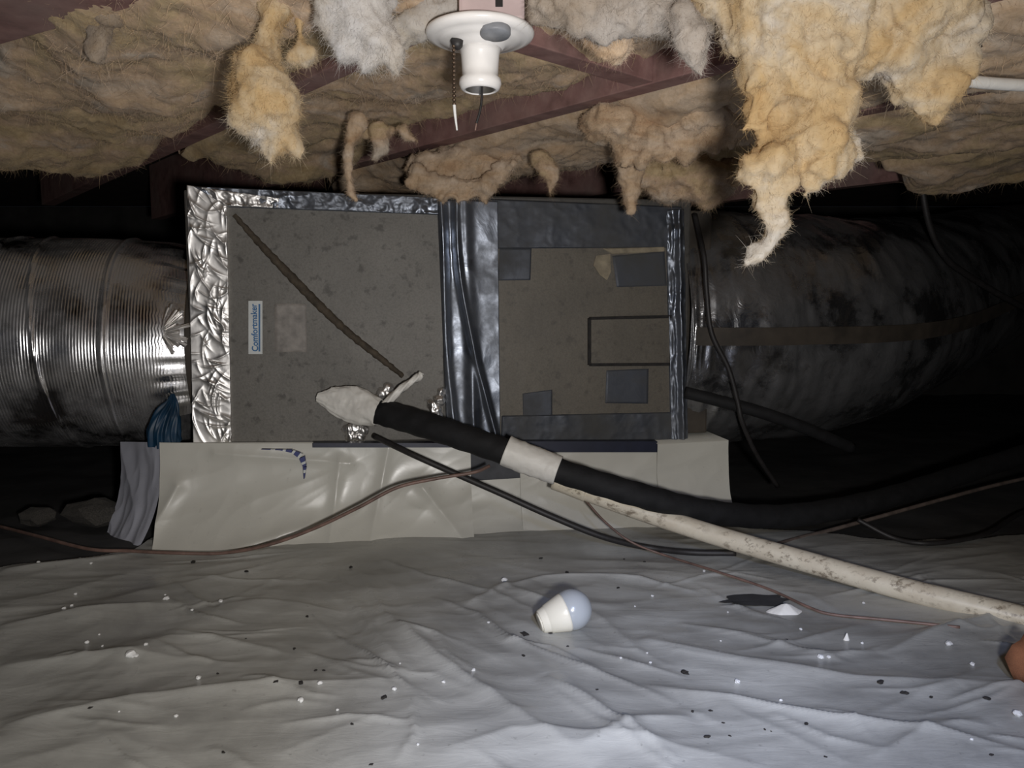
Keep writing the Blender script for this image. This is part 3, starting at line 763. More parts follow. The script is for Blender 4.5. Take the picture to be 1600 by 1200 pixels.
# small foil scraps around the refrigerant line
for lst in ([(545, 670, 9), (556, 668, 10), (566, 672, 9), (548, 682, 8), (562, 683, 8)], [(680, 640, 9), (686, 625, 9), (690, 612, 6), (674, 632, 7), (684, 648, 7)], [(588, 625, 8), (598, 615, 9), (606, 607, 8), (610, 620, 8), (594, 634, 7)]):
    v, f = blob_mesh([(FP(x, y, -0.010), r * 1.6 / F_PX) for x, y, r in lst], 0.0025, 3)
    nn = vert_normals(v, f); v = v + nn * (ridge(v * 70, 2) * 0.003)[:, None]
    kids.append(quick_mesh('foil_scrap', v, f, M['foil']))
keep(unit, *kids)

# ------------------------------------------------------------------ left duct
dl = empty('insulated_duct', W(-0.45, 0.27, -0.02))
tag(dl, 'bright silver foil flexible duct left of the air handler', 'duct')
zc = P(100, 540, 1.80).z; yc_d = 0.26
def duct_left():
    n, m = 1000, 110
    s = np.linspace(0.0, 0.95, n)[:, None]; a = np.linspace(0, 2 * math.pi, m)[None, :]
    R = 0.238 + 0 * s * a
    fade = sstep(0.0, 0.10, s)
    rib = 0.45 + 0.9 * np.clip(fbm(st(s * 14, 1.2 * np.cos(a), 1.2 * np.sin(a)) + 3.0, 2) + 0.4, 0, 1)
    R = R + 0.00050 * rib * np.sin(s * 2 * math.pi / 0.0062 + a) * fade
    R = R + 0.006 * fbm(st(s * 4, 1.6 * np.cos(a), 1.6 * np.sin(a)), 2) * fade
    for c0, slant, h, wd in ((0.165, 0.0, 0.006, 0.006), (0.31, 0.03, 0.004, 0.004), (0.44, -0.05, 0.005, 0.005), (0.52, -0.03, 0.005, 0.004), (0.62, 0.02, 0.004, 0.005), (0.85, 0.0, 0.006, 0.006)):
        R = R + h * np.exp(-((s - c0 - slant * np.sin(a * 1.0 + 2)) / wd) ** 2)
    # gathered, pleated end that is tied to the collar
    R = R - 0.020 * np.exp(-(s / 0.05) ** 2) + 0.008 * np.sin(a * 46 + 2 * np.sin(a * 5)) * np.exp(-((s - 0.035) / 0.035) ** 2)
    sag = 0.01 * np.sin(s * 3)
    x = -s - 0.012
    Pp = np.array(A)[None, None] + np.array(U)[None, None] * x[..., None] * np.ones((1, m, 1)) + np.array(V_) * (yc_d - R * np.sin(a))[..., None]
    Pp[..., 2] = zc + R * np.cos(a) + sag
    return Pp
kl = [gridmesh('foil_jacket', duct_left(), M['duct'], flip=False)]
def ringband(name, s0, s1, r, mat, zc_=None, amp=0.0, n=10, m=90, side=-1, start=0.0):
    s = np.linspace(s0, s1, n)[:, None]; a = np.linspace(0, 2 * math.pi, m)[None, :]
    R = r + 0 * s * a + amp * ridge(st(s * 40, 4 * np.cos(a), 4 * np.sin(a)), 2)
    R[0] -= 0.01; R[-1] -= 0.01
    Pp = np.array(A)[None, None] + np.array(U) * (start + side * s * np.ones((1, m)))[..., None] + np.array(V_) * (yc_d - R * np.sin(a))[..., None]
    Pp[..., 2] = (zc if zc_ is None else zc_) + R * np.cos(a)
    return gridmesh(name, Pp, mat)
kl.append(ringband('collar', 0.001, 0.016, 0.246, M['collar']))
# star of crumpled foil where the jacket is gathered
stv, stf = [], []
cpos = np.array(P(250, 520, 1.555))
for k in range(20):
    ang = -1.25 + 2.5 * k / 19 + rng.normal(0, 0.04); L = rng.uniform(0.035, 0.062)
    dirv = np.array(U) * math.cos(ang) + np.array([0, 0, 1.0]) * math.sin(ang)
    sd = -np.array(U) * math.sin(ang) + np.array([0, 0, 1.0]) * math.cos(ang)
    tip = cpos + dirv * L + np.array(V_) * (rng.uniform(-0.012, 0.012) + 0.012 * abs(math.sin(ang)))
    b0 = cpos + dirv * 0.006; wd = rng.uniform(0.002, 0.005)
    i0 = len(stv)
    stv += [b0 - sd * 0.0012, b0 + sd * 0.0012, tip + sd * wd, tip - sd * wd, 0.5 * (b0 + tip) - np.array(V_) * 0.006 , tip - np.array(V_) * 0.004]
    stf += [[i0, i0 + 4, i0 + 5, i0 + 3], [i0 + 1, i0 + 2, i0 + 5, i0 + 4]]
kl.append(mesh('foil_pleats', stv, stf, M['foil'], smooth=False))
keep(dl, *kl)
# blue bag scrap tucked between the duct and the base
o = tube('plastic_bag', [P(258, 692, 1.575), P(256, 672, 1.57), P(262, 648, 1.575), P(268, 630, 1.58), P(270, 615, 1.585)], [0.030, 0.029, 0.022, 0.011, 0.003], M['blue'], None, 90, 60,
         wob=lambda i, a: (0.0035 * np.sin(a * 9 + i * 0.05) + 0.002 * np.sin(a * 17 - i * 0.12)) * np.minimum(1, (60 - i) / 25))
tag(o, 'crumpled blue plastic bag tucked under the left duct', 'bag')

# ------------------------------------------------------------------ right duct, bending away
dr = empty('insulated_duct', W(UW + 0.3, 0.27, -0.02))
tag(dr, 'dusty dark foil duct bending away right of the air handler', 'duct')
Yr = 1.98
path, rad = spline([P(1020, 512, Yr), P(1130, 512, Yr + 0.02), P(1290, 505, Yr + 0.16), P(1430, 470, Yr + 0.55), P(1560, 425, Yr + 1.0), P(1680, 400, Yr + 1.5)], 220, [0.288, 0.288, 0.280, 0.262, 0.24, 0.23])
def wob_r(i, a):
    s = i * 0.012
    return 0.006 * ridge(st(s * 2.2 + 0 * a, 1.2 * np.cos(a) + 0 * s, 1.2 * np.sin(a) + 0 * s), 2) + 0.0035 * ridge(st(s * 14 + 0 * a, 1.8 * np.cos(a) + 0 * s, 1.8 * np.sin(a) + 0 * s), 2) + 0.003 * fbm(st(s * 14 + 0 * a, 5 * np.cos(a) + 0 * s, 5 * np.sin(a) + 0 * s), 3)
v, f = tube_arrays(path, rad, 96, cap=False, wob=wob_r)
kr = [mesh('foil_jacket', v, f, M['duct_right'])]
# brown tape seam along the side facing the camera
T = np.gradient(path, axis=0); T /= np.linalg.norm(T, axis=1)[:, None]
side = np.cross(T, np.array([0, 0, 1.0])); side /= np.linalg.norm(side, axis=1)[:, None]
upv = np.cross(side, T)
ang = np.linspace(-0.10, 0.03, 10)
seam = path[8:190, None, :] + (rad[8:190, None, None] + 0.019) * (np.cos(ang)[None, :, None] * side[8:190, None, :] + np.sin(ang)[None, :, None] * upv[8:190, None, :])
kr.append(gridmesh('seam_tape', seam, M['collar']))
kr.append(box_frame('flange', W(UW + 0.002, 0.02, 0.0), U, V_, UP, (0.055, 0.5, UH - 0.02), M['collar'], bevel=0.004))
keep(dr, *kr)

# ------------------------------------------------------------------ the wrapped base
base = empty('equipment_base', W(UW / 2, 0.27, -ZU))
tag(base, 'low platform wrapped in white plastic under the air handler', 'platform')
OFFB = -0.035
topz = ZU - 0.004
core = box_frame('core_block', W(0.0, OFFB + 0.05, -ZU + 0.002), U, V_, UP, (UW + 0.07, 0.52, ZU - 0.010), M['concrete'], bevel=0.004)
def skirt(px0, px1, ytop0, ytop1, n=260, m=90, seed=0.0, flare=0.07, lift=0.0, bottom=None, fn=None):
    a = np.linspace(0, 1, n)[:, None]; t = np.linspace(0, 1, m)[None, :]
    p0 = FP(px0, ytop0, OFFB); p1 = FP(px1, ytop1, OFFB)
    u0, u1 = (p0 - A).dot(U), (p1 - A).dot(U)
    z0, z1 = p0.z, p1.z
    u = u0 + (u1 - u0) * a + 0 * t
    zt = z0 + (z1 - z0) * a + 0 * t
    zb = -0.012 if bottom is None else bottom
    z = zt + (zb - zt) * t
    d = OFFB - lift - flare * t ** 2.6 * (0.7 + 0.6 * (0.5 + 0.5 * fbm(st(u * 3, 0 * u, seed + 0 * u), 2)))
    q = st(u * 5, t * 1.5 + u * 1.5, seed + 0 * u)
    d = d - 0.010 * ridge(st(u * 2.6 + t * 0.9, t * 1.1 - u, seed + 0 * u), 1) * (0.25 + t) - 0.0030 * ridge(st(u * 7 + t, t * 1.6, seed + 2.0 + 0 * u), 2) * (0.3 + t)
    if fn is not None: d = d - fn(u, t)
    # top edge folds back over the platform
    W3 = np.array(A) + np.array(U) * u[..., None] + np.array(V_) * d[..., None]
    W3[..., 2] = z
    back = W3[:, :1].copy() + np.array(V_) * 0.12; back[..., 2] = W3[:, :1, 2] * 0 + min(topz - 0.001, ZU - 0.002)
    return np.concatenate([back, W3], 1)
def crease(u, t):
    r = 0
    for (ua, ta, ub, tb, h, wd) in ((0.05, 1.0, 0.24, 0.78, 0.010, 0.012), (0.05, 0.1, 0.32, 0.2, 0.005, 0.010), (0.40, 0.05, 0.36, 1.0, 0.006, 0.012), (0.47, 0.45, 0.56, 1.0, 0.010, 0.014), (0.30, 0.15, 0.28, 0.95, 0.005, 0.010), (0.62, 0.3, 0.56, 0.9, 0.005, 0.012), (-0.09, 1.0, -0.02, 0.4, 0.012, 0.016)):
        L2 = (ub - ua) ** 2 + ((tb - ta) * 0.2) ** 2
        k = np.clip(((u - ua) * (ub - ua) + (t - ta) * (tb - ta) * 0.04) / L2, 0, 1)
        dd = np.hypot(u - ua - k * (ub - ua), (t - ta - k * (tb - ta)) * 0.2)
        r = r + h * np.exp(-(dd / wd) ** 1.3)
    return r
kb = [core]
kb.append(gridmesh('plastic_wrap', skirt(250, 735, 691, 693, seed=1.0, fn=crease, flare=0.08), M['skirt']))
kb.append(gridmesh('plastic_wrap', skirt(812, 1045, 706, 706, 160, 70, seed=5.0, flare=0.06), M['skirt']))
# low part between the two, under the slit
kb.append(gridmesh('plastic_wrap', skirt(722, 832, 752, 745, 80, 50, seed=1.0, flare=0.075)[:, 1:], M['skirt']))
kb.append(quad := gridmesh('plastic_flap', skirt(1024, 1134, 692, 686, 90, 60, seed=9.0, flare=0.03, lift=0.012, bottom=P(1100, 788, 1.70).z), M['skirt']))
# side wrap, turning back to the left
a = np.linspace(0, 1, 70)[:, None]; t = np.linspace(0, 1, 70)[None, :]
pa = np.array(FP(252, 691, OFFB)); pb = np.array(P(190, 690, 1.64))
S3 = pa + (pb - pa) * a[..., None] * np.ones((1, 70, 1))
S3[..., 2] = (S3[..., 2] + (-0.012 - S3[..., 2]) * t)
outw = np.array([-0.75, -0.66, 0])
S3 = S3 + outw * ((0.07 * t ** 2.6 * (0.5 + 0.3 * (1 - a))) + 0.006 * ridge(st(a * 2, t * 1.2, 2.0 + 0 * a * t), 2) * (0.3 + t) * np.minimum(1, a * 6))[..., None]
kb.append(gridmesh('plastic_wrap', S3, M['skirt_side'], flip=True))
# navy tape along the top edge
def base_strip(name, px0, px1, y0, y1, mat, d=0.004):
    bm = bmesh.new(); c4 = [(px0, y0), (px1, y0), (px1, y1), (px0, y1)]
    f = [bm.verts.new(FP(x, y, OFFB) - V_ * (d + 0.002)) for x, y in c4]; k = [bm.verts.new(FP(x, y, OFFB) - V_ * (d - 0.02)) for x, y in c4]
    bm.faces.new(f); bm.faces.new(k[::-1])
    for i in range(4): bm.faces.new([f[i], k[i], k[(i + 1) % 4], f[(i + 1) % 4]])
    bmesh.ops.recalc_face_normals(bm, faces=bm.faces)
    return bm_obj(name, bm, mat)
kb.append(base_strip('navy_tape', 490, 735, 690, 697, M['navy'], 0.016))
kb.append(base_strip('navy_tape', 735, 1026, 689, 706, M['navy'], 0.003))
kb.append(base_strip('dark_slit', 716, 818, 703, 756, M['slit'], -0.004))
# printed navy and white strip curling on the wrap
pts = [(412, 699), (440, 700), (458, 704), (470, 713), (476, 726), (477, 744)]
wid = [0.5, 1.0, 5, 9, 5, 1]
kk = 0
for i in range(len(pts) - 1):
    for j in range(4):
        t0, t1 = j / 4, (j + 1) / 4
        def pp(t, i=i): return (pts[i][0] + (pts[i + 1][0] - pts[i][0]) * t, pts[i][1] + (pts[i + 1][1] - pts[i][1]) * t, wid[i] + (wid[i + 1] - wid[i]) * t)
        x0, y0, w0 = pp(t0); x1, y1, w1 = pp(t1)
        dx, dy = x1 - x0, y1 - y0; L = math.hypot(dx, dy); nx, ny = dy / L, -dx / L
        kk += 1
        bm = bmesh.new()
        vs = [bm.verts.new(FP(x, y, OFFB) - V_ * 0.026) for x, y in ((x0, y0), (x1, y1), (x1 + nx * w1, y1 + ny * w1), (x0 + nx * w0, y0 + ny * w0))]
        bm.faces.new(vs); 
        ex = bmesh.ops.extrude_face_region(bm, geom=bm.faces[:]); bmesh.ops.translate(bm, vec=V_ * 0.012, verts=[e for e in ex['geom'] if isinstance(e, bmesh.types.BMVert)])
        bmesh.ops.recalc_face_normals(bm, faces=bm.faces)
        kb.append(bm_obj('printed_strip', bm, M['navy_bright'] if (kk % 3) else M['label_white']))
keep(base, *kb)

# ------------------------------------------------------------------ refrigerant line, drain pipe, wires
ln = empty('refrigerant_line', P(585, 645, 1.60))
tag(ln, 'thick black foam insulated refrigerant line from the air handler', 'hose')
hp = [P(572, 640, 1.595), P(610, 648, 1.56), P(690, 672, 1.50), P(790, 706, 1.46), P(880, 738, 1.44), P(1000, 774, 1.43), P(1110, 800, 1.46), P(1230, 806, 1.54), P(1370, 782, 1.66), P(1500, 742, 1.82), P(1660, 690, 2.0)]
kh = [tube('foam_sleeve', hp, [0.024, 0.027, 0.0265, 0.0255, 0.0235, 0.0235, 0.0235, 0.024, 0.024, 0.024, 0.024], M['hose'], None, 26, 200, wob=lambda i, a: 0.0007 * np.sin(i * 0.9 + a * 3))]
# white tape wrapped round the sleeve
wp = [P(790, 704, 1.455), P(820, 716, 1.45), P(850, 727, 1.445), P(872, 735, 1.44)]
kh.append(tube('white_tape_wrap', wp, [0.0285, 0.0285, 0.028, 0.0275], M['tape_white'], None, 30, 50, wob=lambda i, a: 0.0014 * ridge(st(i * 0.08 + 0 * a, 2 * np.cos(a) + 0 * i, 2 * np.sin(a) + 0 * i), 2)))
# white paper-like tape flaring at the end of the sleeve
def flare():
    n, m = 60, 50
    s = np.linspace(0, 1, n)[:, None]; a = np.linspace(0, 2 * math.pi, m)[None, :]
    e0 = np.array(P(592, 646, 1.555)); e1 = np.array(P(496, 621, 1.575))
    ax = e1 - e0; axn = ax / np.linalg.norm(ax); up = np.array([0, 0, 1.0]) - axn * axn[2]; up /= np.linalg.norm(up); sd = np.cross(axn, up)
    prof = np.interp(s, [0, 0.25, 0.5, 0.75, 1], [0.026, 0.034, 0.036, 0.026, 0.006])
    depth = np.interp(s, [0, 0.25, 0.5, 1], [0.026, 0.020, 0.012, 0.003])
    r = 0.003 * ridge(st(s * 3 + 0 * a, 1.5 * np.cos(a) + 0 * s, 1.5 * np.sin(a) + 0 * s), 3)
    c = e0 + ax * s[..., None]
    c = c + up * (0.004 * np.sin(s * 3))[..., None]
    return c + up * ((prof + r) * np.cos(a))[..., None] + sd * ((depth + r) * np.sin(a))[..., None]
kh.append(gridmesh('white_tape_flare', flare(), M['tape_white']))
kh.append(tube('twisted_tape_end', [P(600, 634, 1.56), P(622, 612, 1.565), P(640, 598, 1.57), P(655, 588, 1.575), P(659, 582, 1.575)], [0.007, 0.008, 0.006, 0.0075, 0.004], M['tape_white'], None, 14, 60,
               wob=lambda i, a: 0.0018 * np.sin(a * 4 + i * 0.35)))
keep(ln, *kh)

pv = [P(872, 752, 1.50), P(985, 793, 1.46), P(1110, 834, 1.40), P(1240, 872, 1.32), P(1400, 917, 1.22), P(1500, 942, 1.165), P(1700, 990, 1.07)]
o = empty('drain_pipe', pv[0]); tag(o, 'long dirty white plastic drain pipe slanting across the floor', 'pipe')
keep(o, tube('pipe_body', pv, 0.0185, M['pvc'], None, 30, 120),
     tube('pipe_socket', [P(866, 749, 1.503), P(893, 759, 1.495), P(918, 769, 1.485)], 0.0205, M['pvc'], None, 30, 12))

def wire(name, pts, r, mat, label, seg=8, n=90, cat='cable'):
    o = tube(name, pts, r, mat, None, seg, n); tag(o, label, cat); return o
wire('black_cable', [P(586, 682, 1.555), P(640, 708, 1.50), P(700, 735, 1.485), P(780, 770, 1.47), P(860, 806, 1.46), P(940, 838, 1.46), on_floor(1010, 855, 0.006), on_floor(1080, 863, 0.006), on_floor(1150, 864, 0.006)], 0.0062, M['cable'],
     'thin black cable sagging from the unit to the floor under the drain pipe', 10)
wire('copper_wire', [on_floor(-30, 815, 0.004), on_floor(60, 838, 0.004), on_floor(140, 858, 0.004), on_floor(205, 861, 0.006), on_floor(270, 864, 0.008), P(350, 864, 1.425), P(420, 851, 1.42), P(490, 826, 1.425), P(560, 793, 1.43), P(620, 762, 1.44), P(680, 748, 1.45), P(740, 738, 1.46), P(765, 728, 1.475)], 0.0034, M['copper'],
     'dull copper wire sagging across the white wrapped base', 8, 160, 'wire')
wire('copper_wire', [P(915, 782, 1.50), P(945, 815, 1.475), P(985, 846, 1.45), on_floor(1040, 868, 0.004), on_floor(1120, 893, 0.004), on_floor(1200, 920, 0.004), on_floor(1262, 948, 0.006), on_floor(1300, 960, 0.004), on_floor(1380, 968, 0.004), on_floor(1500, 980, 0.003)], 0.0022, M['copper'],
     'thin copper wire running from the drain pipe over the floor to right', 8, 160, 'wire')
wire('brown_cable', [P(1190, 858, 1.45), P(1240, 843, 1.52), P(1310, 825, 1.60), P(1400, 800, 1.68), P(1480, 778, 1.76), P(1560, 757, 1.84), P(1680, 730, 1.95)], 0.0045, M['brown_cable'],
     'dusty brown cable rising to the right behind the drain pipe', 8, 90)
wire('black_cable', [P(1340, 812, 1.56), on_floor(1395, 840, 0.008), on_floor(1445, 849, 0.008), on_floor(1500, 844, 0.008), P(1545, 832, 1.56), P(1600, 800, 1.74), P(1680, 780, 1.8)], 0.005, M['cable'],
     'black cable loop drooping to the floor at far right', 8, 90)
wire('black_cable', [P(1086, 335, 1.70), P(1100, 400, 1.66), P(1104, 455, 1.655), P(1112, 520, 1.655), P(1138, 575, 1.66), P(1152, 625, 1.665), P(1160, 660, 1.67), P(1182, 710, 1.70), P(1215, 760, 1.74)], 0.0055, M['cable'],
     'thin black cable hanging down in front of the right duct', 8, 90)
wire('black_pipe', [P(1070, 613, 1.70), P(1130, 628, 1.69), P(1200, 648, 1.69), P(1270, 674, 1.72), P(1330, 700, 1.78)], 0.0135, M['hose'],
     'straight black pipe leaving the right end of the unit', 14, 40, 'pipe')
wire('black_cable', [P(1438, 240, 1.95), P(1442, 300, 1.95), P(1455, 360, 1.97), P(1480, 405, 2.0), P(1525, 438, 2.05), P(1580, 470, 2.1), P(1640, 500, 2.2)], 0.008, M['cable'],
     'black cable curving down from the ceiling at far right', 8, 90)
wire('white_pipe', [P(1366, 100, 0.86), P(1400, 107, 0.87), P(1500, 124, 0.89), P(1560, 131, 0.91), P(1700, 138, 0.96)], 0.0068, M['tape_white'],
     'white plastic pipe end sticking out right of the golden clump', 14, 60, 'pipe')

# ------------------------------------------------------------------ porcelain lampholder
lpos = PZ(750, 46, ZB - 0.030)
lh = empty('lampholder', lpos)
tag(lh, 'white porcelain pull chain lampholder without a bulb on the ceiling', 'lamp')
ML = Matrix.Translation(lpos)
kp = []
kp.append(lathe('canopy', [(0, 0.000), (0.056, 0.000), (0.0600, -0.002), (0.0612, -0.0055), (0.0590, -0.009), (0.052, -0.0115), (0.046, -0.0118), (0.0445, -0.0135), (0.036, -0.0150), (0.029, -0.0175), (0.0245, -0.022), (0.0, -0.022)], M['porcelain'], None, 72, ML))
kp.append(lathe('socket', [(0, -0.018), (0.0245, -0.0215), (0.0215, -0.028), (0.0205, -0.045), (0.0205, -0.052), (0.0235, -0.0545), (0.0240, -0.0600), (0.0215, -0.0650), (0.0190, -0.0665), (0.0172, -0.0665), (0.0170, -0.050), (0.0, -0.050)], M['porcelain'], None, 56, ML))
kp.append(lathe('socket_shell', [(0.0168, -0.0655), (0.0160, -0.0655), (0.0155, -0.052), (0, -0.052)], M['metal'], None, 40, ML))
sd = Matrix.Translation(lpos + Vector((0.022, -0.030, -0.0160))) @ Matrix.Rotation(math.radians(-8), 4, 'Y') @ Matrix.Rotation(math.radians(14), 4, 'X')
sd = Matrix.Translation(lpos + Vector((0.018, -0.036, -0.0155))) @ Matrix.Rotation(math.radians(-6), 4, 'X')
kp.append(lathe('outlet_cover', [(0, -0.0035), (0.0155, -0.0035), (0.0165, -0.002), (0.0165, 0.004), (0, 0.004)], M['grey_disc'], None, 40, sd))
jb = box_frame('junction_box', lpos + Vector((-0.022, -0.03, 0.0)), Vector((1, 0, 0)), Vector((0, 1, 0)), UP, (0.072, 0.07, ZB - lpos.z - 0.001), M['box_pink'], bevel=0.004)
kp.append(jb)
sl = box_frame('slot', lpos + Vector((0.018, -0.0312, 0.013)), Vector((1, 0, 0)), Vector((0, 1, 0)), UP, (0.008, 0.003, 0.016), M['black'], bevel=0); sl.parent = jb
ey = lpos + Vector((-0.0245, -0.018, -0.021))
kp.append(lathe('chain_eyelet', [(0, -0.006), (0.004, -0.006), (0.006, -0.003), (0.007, 0.004), (0, 0.006)], M['cable'], None, 20, Matrix.Translation(ey) @ Matrix.Rotation(math.radians(60), 4, 'X')))
bm = bmesh.new(); z = ey.z - 0.004; xx = ey.x - 0.0035
while z > ey.z - 0.069:
    bmesh.ops.create_icosphere(bm, subdivisions=2, radius=0.0022, matrix=Matrix.Translation((xx, ey.y - 0.004, z))); z -= 0.0044
bmesh.ops.create_cone(bm, segments=6, radius1=0.0005, radius2=0.0005, depth=0.069, matrix=Matrix.Translation((xx, ey.y - 0.004, ey.z - 0.036)))
kp.append(bm_obj('pull_chain', bm, simple('tarnished_chain', (0.12, 0.085, 0.06), 0.45, 0.8, var=0.3, scale=300), None, True))
kp.append(tube('chain_string', [Vector((xx, ey.y - 0.004, ey.z - 0.066)), Vector((xx + 0.001, ey.y - 0.004, ey.z - 0.078)), Vector((xx + 0.003, ey.y - 0.004, ey.z - 0.094))], [0.0018, 0.0016, 0.0009], M['crumb'], None, 8, 20))
wz = lpos + Vector((0.0, -0.004, -0.06))
kp.append(tube('black_wire', [wz + Vector((0.002, 0, 0.006)), wz + Vector((0.002, -0.002, -0.015)), wz + Vector((0.000, -0.003, -0.030)), wz + Vector((-0.004, -0.004, -0.044))], 0.0014, M['cable'], None, 8, 30))
kp.append(tube('bare_wire_end', [wz + Vector((-0.004, -0.004, -0.044)), wz + Vector((-0.0055, -0.004, -0.052))], 0.0009, M['copper'], None, 8, 6))
keep(lh, *kp)

# ------------------------------------------------------------------ the bulb on the floor
RB = 0.0295
gp = on_floor(893, 982, 0.0); gc = Vector((gp.x, gp.y, fz(gp.x, gp.y) + RB * 0.97))
axis = Vector((-0.92, -0.24, -0.27))
MB_ = Matrix.Translation(gc) @ axis.normalized().to_track_quat('Z', 'Y').to_matrix().to_4x4()
bulb = empty('light_bulb', Vector((gc.x, gc.y, fz(gc.x, gc.y)))); tag(bulb, 'loose white household bulb lying on the plastic floor sheet', 'bulb')
prof = [(0, -RB)] + [(RB * math.sin(t), -RB * math.cos(t)) for t in np.linspace(0.15, 1.95, 18)]
kq = [lathe('globe', prof + [(0.0262, 0.0125), (0, 0.0125)], M['bulb_globe'], None, 48, MB_)]
kq.append(lathe('bulb_base', [(0, 0.0100), (0.0278, 0.0100), (0.0276, 0.013), (0.0205, 0.0385), (0.0195, 0.0390), (0.0190, 0.0405), (0.0165, 0.0490), (0.0155, 0.0500), (0, 0.0500)], M['bulb_base'], None, 48, MB_))
kq.append(lathe('screw_cap', [(0, 0.049), (0.0135, 0.049), (0.0133, 0.0510), (0.0118, 0.0518), (0, 0.0505)], M['bulb_base'], None, 32, MB_))
keep(bulb, *kq)

# ------------------------------------------------------------------ litter on the floor
def lump_mesh(name, seed, sq=(1, 1, 0.7), rough=0.45):
    bm = bmesh.new(); bmesh.ops.create_icosphere(bm, subdivisions=2, radius=1.0)
    v = np.array([list(q.co) for q in bm.verts])
    h = 1 + rough * fbm(v * 1.6 + seed * 7.7, 2)
    v = v * h[:, None] * np.array(sq)
    for q, c in zip(bm.verts, v): q.co = c
    me = bpy.data.meshes.new(name); bm.to_mesh(me); bm.free(); return me
wm = [lump_mesh('white_crumb', s) for s in range(5)]
dm = [lump_mesh('dark_crumb', s + 20, (1.25, 0.8, 0.45), 0.6) for s in range(5)]
for m_ in wm: m_.materials.append(M['crumb'])
for m_ in dm: m_.materials.append(M['dirt'])
white = [(205, 1027, 9), (213, 1019, 4), (136, 1005, 4), (228, 1008, 4), (260, 937, 5), (258, 930, 2), (345, 941, 4), (310, 1061, 5), (470, 1097, 6), (500, 1068, 5), (527, 1110, 3), (275, 1120, 4), (186, 1113, 2),
         (112, 947, 3), (100, 952, 3), (118, 929, 3), (155, 992, 2), (300, 955, 3), (125, 874, 3), (788, 908, 6), (763, 973, 3), (740, 1048, 4), (693, 1067, 4), (616, 1078, 5), (625, 1037, 2), (653, 1164, 3),
         (1019, 932, 3), (992, 948, 2), (970, 1028, 3), (1011, 1021, 2), (1016, 1036, 3), (1282, 1028, 6), (1295, 1028, 4), (1251, 984, 3), (1347, 1006, 3), (1349, 943, 3), (1519, 1039, 4), (1482, 1008, 6),
         (1152, 1067, 6), (1220, 1095, 3), (1137, 957, 2), (1126, 1002, 2), (1590, 1118, 7), (1518, 1156, 3), (1084, 867, 3), (1100, 893, 3), (160, 1010, 2), (60, 880, 3), (142, 878, 3)]
dark = [(548, 887, 5), (302, 877, 6), (385, 894, 5), (600, 1091, 7), (470, 1068, 7), (431, 1065, 5), (506, 1048, 3), (493, 1048, 4), (480, 964, 4), (460, 1014, 4), (384, 998, 2), (340, 1053, 3), (550, 1132, 4), (349, 1176, 4),
        (141, 1107, 4), (820, 992, 9), (818, 1025, 4), (886, 895, 5), (845, 873, 4), (966, 919, 4), (975, 874, 3), (1007, 878, 3), (1070, 1052, 9), (1376, 1067, 7), (1414, 1084, 7), (1455, 1090, 4), (1542, 1092, 6), (1082, 1112, 4),
        (1105, 1152, 6), (1110, 1111, 4), (1260, 1132, 5), (1290, 1183, 3), (1195, 1140, 3), (1130, 1130, 3), (1549, 1180, 4), (580, 1195, 4), (933, 1078, 3), (887, 1010, 3), (860, 990, 4), (1140, 1150, 3), (1205, 1143, 2), (1230, 1000, 2)]
OWN = {(205, 1027): 'largest white fluffy crumb on the floor sheet, far left', (788, 908): 'white flake on the floor sheet behind and left of the bulb', (1590, 1118): 'white crumb at the right edge of the floor below the clay lump',
       (820, 992): 'dark sliver lying just left of the loose bulb', (600, 1091): 'dark slanting sliver on the floor sheet below and left of the bulb', (1070, 1052): 'large dark crumb on the floor sheet below and right of the bulb',
       (1152, 1067): 'white crumb beside the large dark crumb right of the bulb', (1376, 1067): 'dark knobbly crumb below the drain pipe', (470, 1097): 'round white crumb left of the dark slanting sliver'}
for lst, ms, nm, lab, grp in ((white, wm, 'white_crumb', 'tiny white insulation crumb lying on the plastic floor sheet', 'white crumbs on the floor sheet'), (dark, dm, 'dirt_crumb', 'tiny dark dirt crumb lying on the plastic floor sheet', 'dark crumbs on the floor sheet')):
    for i, (x, y, r) in enumerate(lst):
        p = on_floor(x, y); D = (p - CAM).length; s = r * D / F_PX * (0.72 if lst is white else 0.62)
        o = bpy.data.objects.new(nm, ms[i % 5]); C.objects.link(o)
        o.location = (p.x, p.y, fz(p.x, p.y) + s * (0.55 if lst is white else 0.3)); o.scale = (s, s, s); o.rotation_euler = (0, 0, rng.uniform(0, 6.28))
        tag(o, OWN.get((x, y), lab), 'crumb', grp)
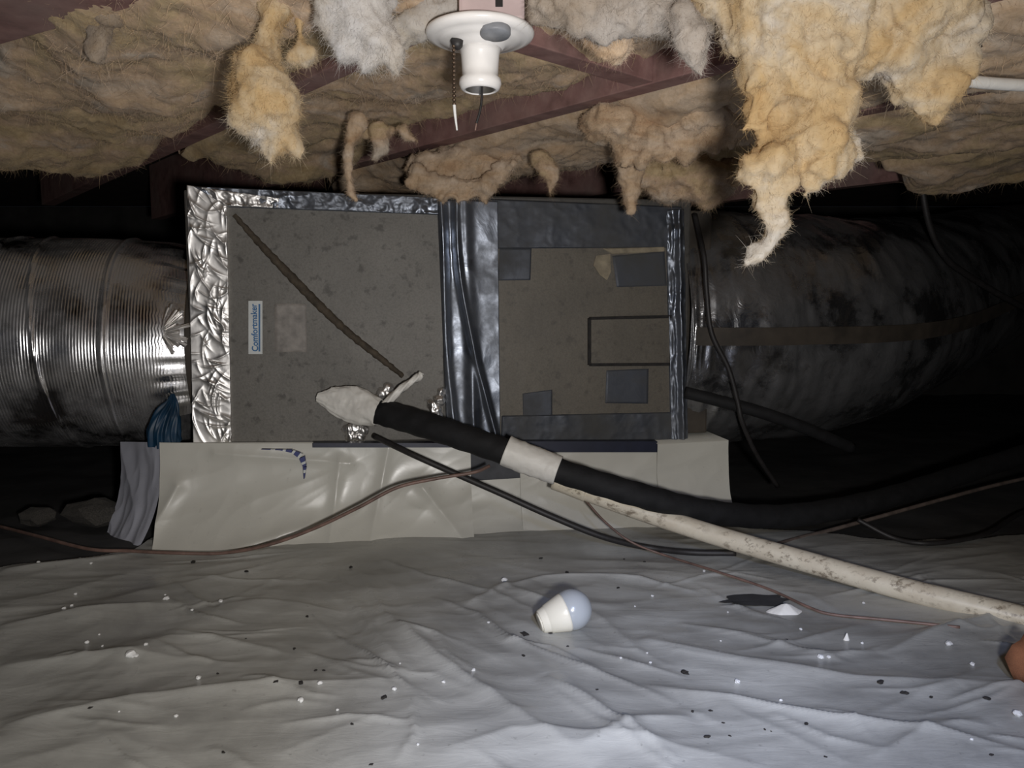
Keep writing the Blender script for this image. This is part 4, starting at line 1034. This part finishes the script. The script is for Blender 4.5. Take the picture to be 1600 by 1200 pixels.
# upright white scraps
def cone_scrap(px, py, wpx, hpx, label):
    p = on_floor(px, py); s = (p - CAM).length / F_PX
    wd, h = wpx * s, hpx * s
    n = 22; ang = np.linspace(0, 2 * math.pi, n, endpoint=False)
    prof = [(1, -0.25), (0.85, 0.12), (0.55, 0.45), (0.25, 0.85), (0.04, 1.0)]
    v = [(wd * 0.5 * r * math.cos(a) * (1 + 0.2 * math.sin(3 * a)), wd * 0.3 * r * math.sin(a) * (1 + 0.2 * math.cos(2 * a)), h * z) for a in ang for r, z in prof]
    o = mesh('plastic_scrap', v, grid_faces(n, len(prof), True), M['tape_white']); o.location = (p.x, p.y, fz(p.x, p.y))
    tag(o, label, 'scrap')
cone_scrap(1228, 957, 52, 13, 'white peaked scrap of plastic beside the dark tear in the floor sheet')
cone_scrap(1323, 1000, 9, 10, 'tiny white pointed scrap standing on the floor right of centre')
# dark torn patch in the ground sheet
pc = on_floor(1185, 941); n = 28
v = [(0, 0, 0)]; f = []
for i in range(n):
    a_ = 2 * math.pi * i / n; r = 1 + 0.5 * float(pnoise(np.array([[math.cos(a_) * 1.6, math.sin(a_) * 1.6, 3.3]]))[0])
    v.append((0.055 * r * math.cos(a_), 0.022 * r * math.sin(a_), 0))
v = [(pc.x + x, pc.y + y, fz(pc.x + x, pc.y + y) + 0.0025) for x, y, _ in v]
f = [[0, 1 + i, 1 + (i + 1) % n] for i in range(n)]
o = mesh('torn_hole', v, f, M['torn']); tag(o, 'dark torn hole in the floor sheet near the drain pipe', 'hole')
# brown object at the right edge
p = on_floor(1606, 1062)
o = bpy.data.objects.new('clay_lump', lump_mesh('clay_lump', 55, (0.7, 0.7, 1.0), 0.7)); C.objects.link(o); o.data.materials.append(M['clay'])
o.data.polygons.foreach_set('use_smooth', [True] * len(o.data.polygons))
o.scale = (0.030, 0.030, 0.030); o.location = (p.x, p.y, fz(p.x, p.y) + 0.026)
tag(o, 'orange brown clay lump at the right edge of the floor', 'lump')
# rubble in the dark left of the base
for i, (x, y, sx, lab) in enumerate(((150, 800, 0.062, 'broken concrete block lying in the dark left of the wrapped base'), (60, 800, 0.04, 'smaller broken concrete piece at the far left in the dark'))):
    p = on_floor(x, y + 18)
    o = bpy.data.objects.new('concrete_rubble', lump_mesh('concrete_rubble', 70 + i, (1.0, 0.6, 0.5), 0.35)); C.objects.link(o); o.data.materials.append(M['block'])
    o.scale = (sx, sx, sx); o.location = (p.x, p.y, fz(p.x, p.y) + sx * 0.38)
    tag(o, lab, 'rubble')
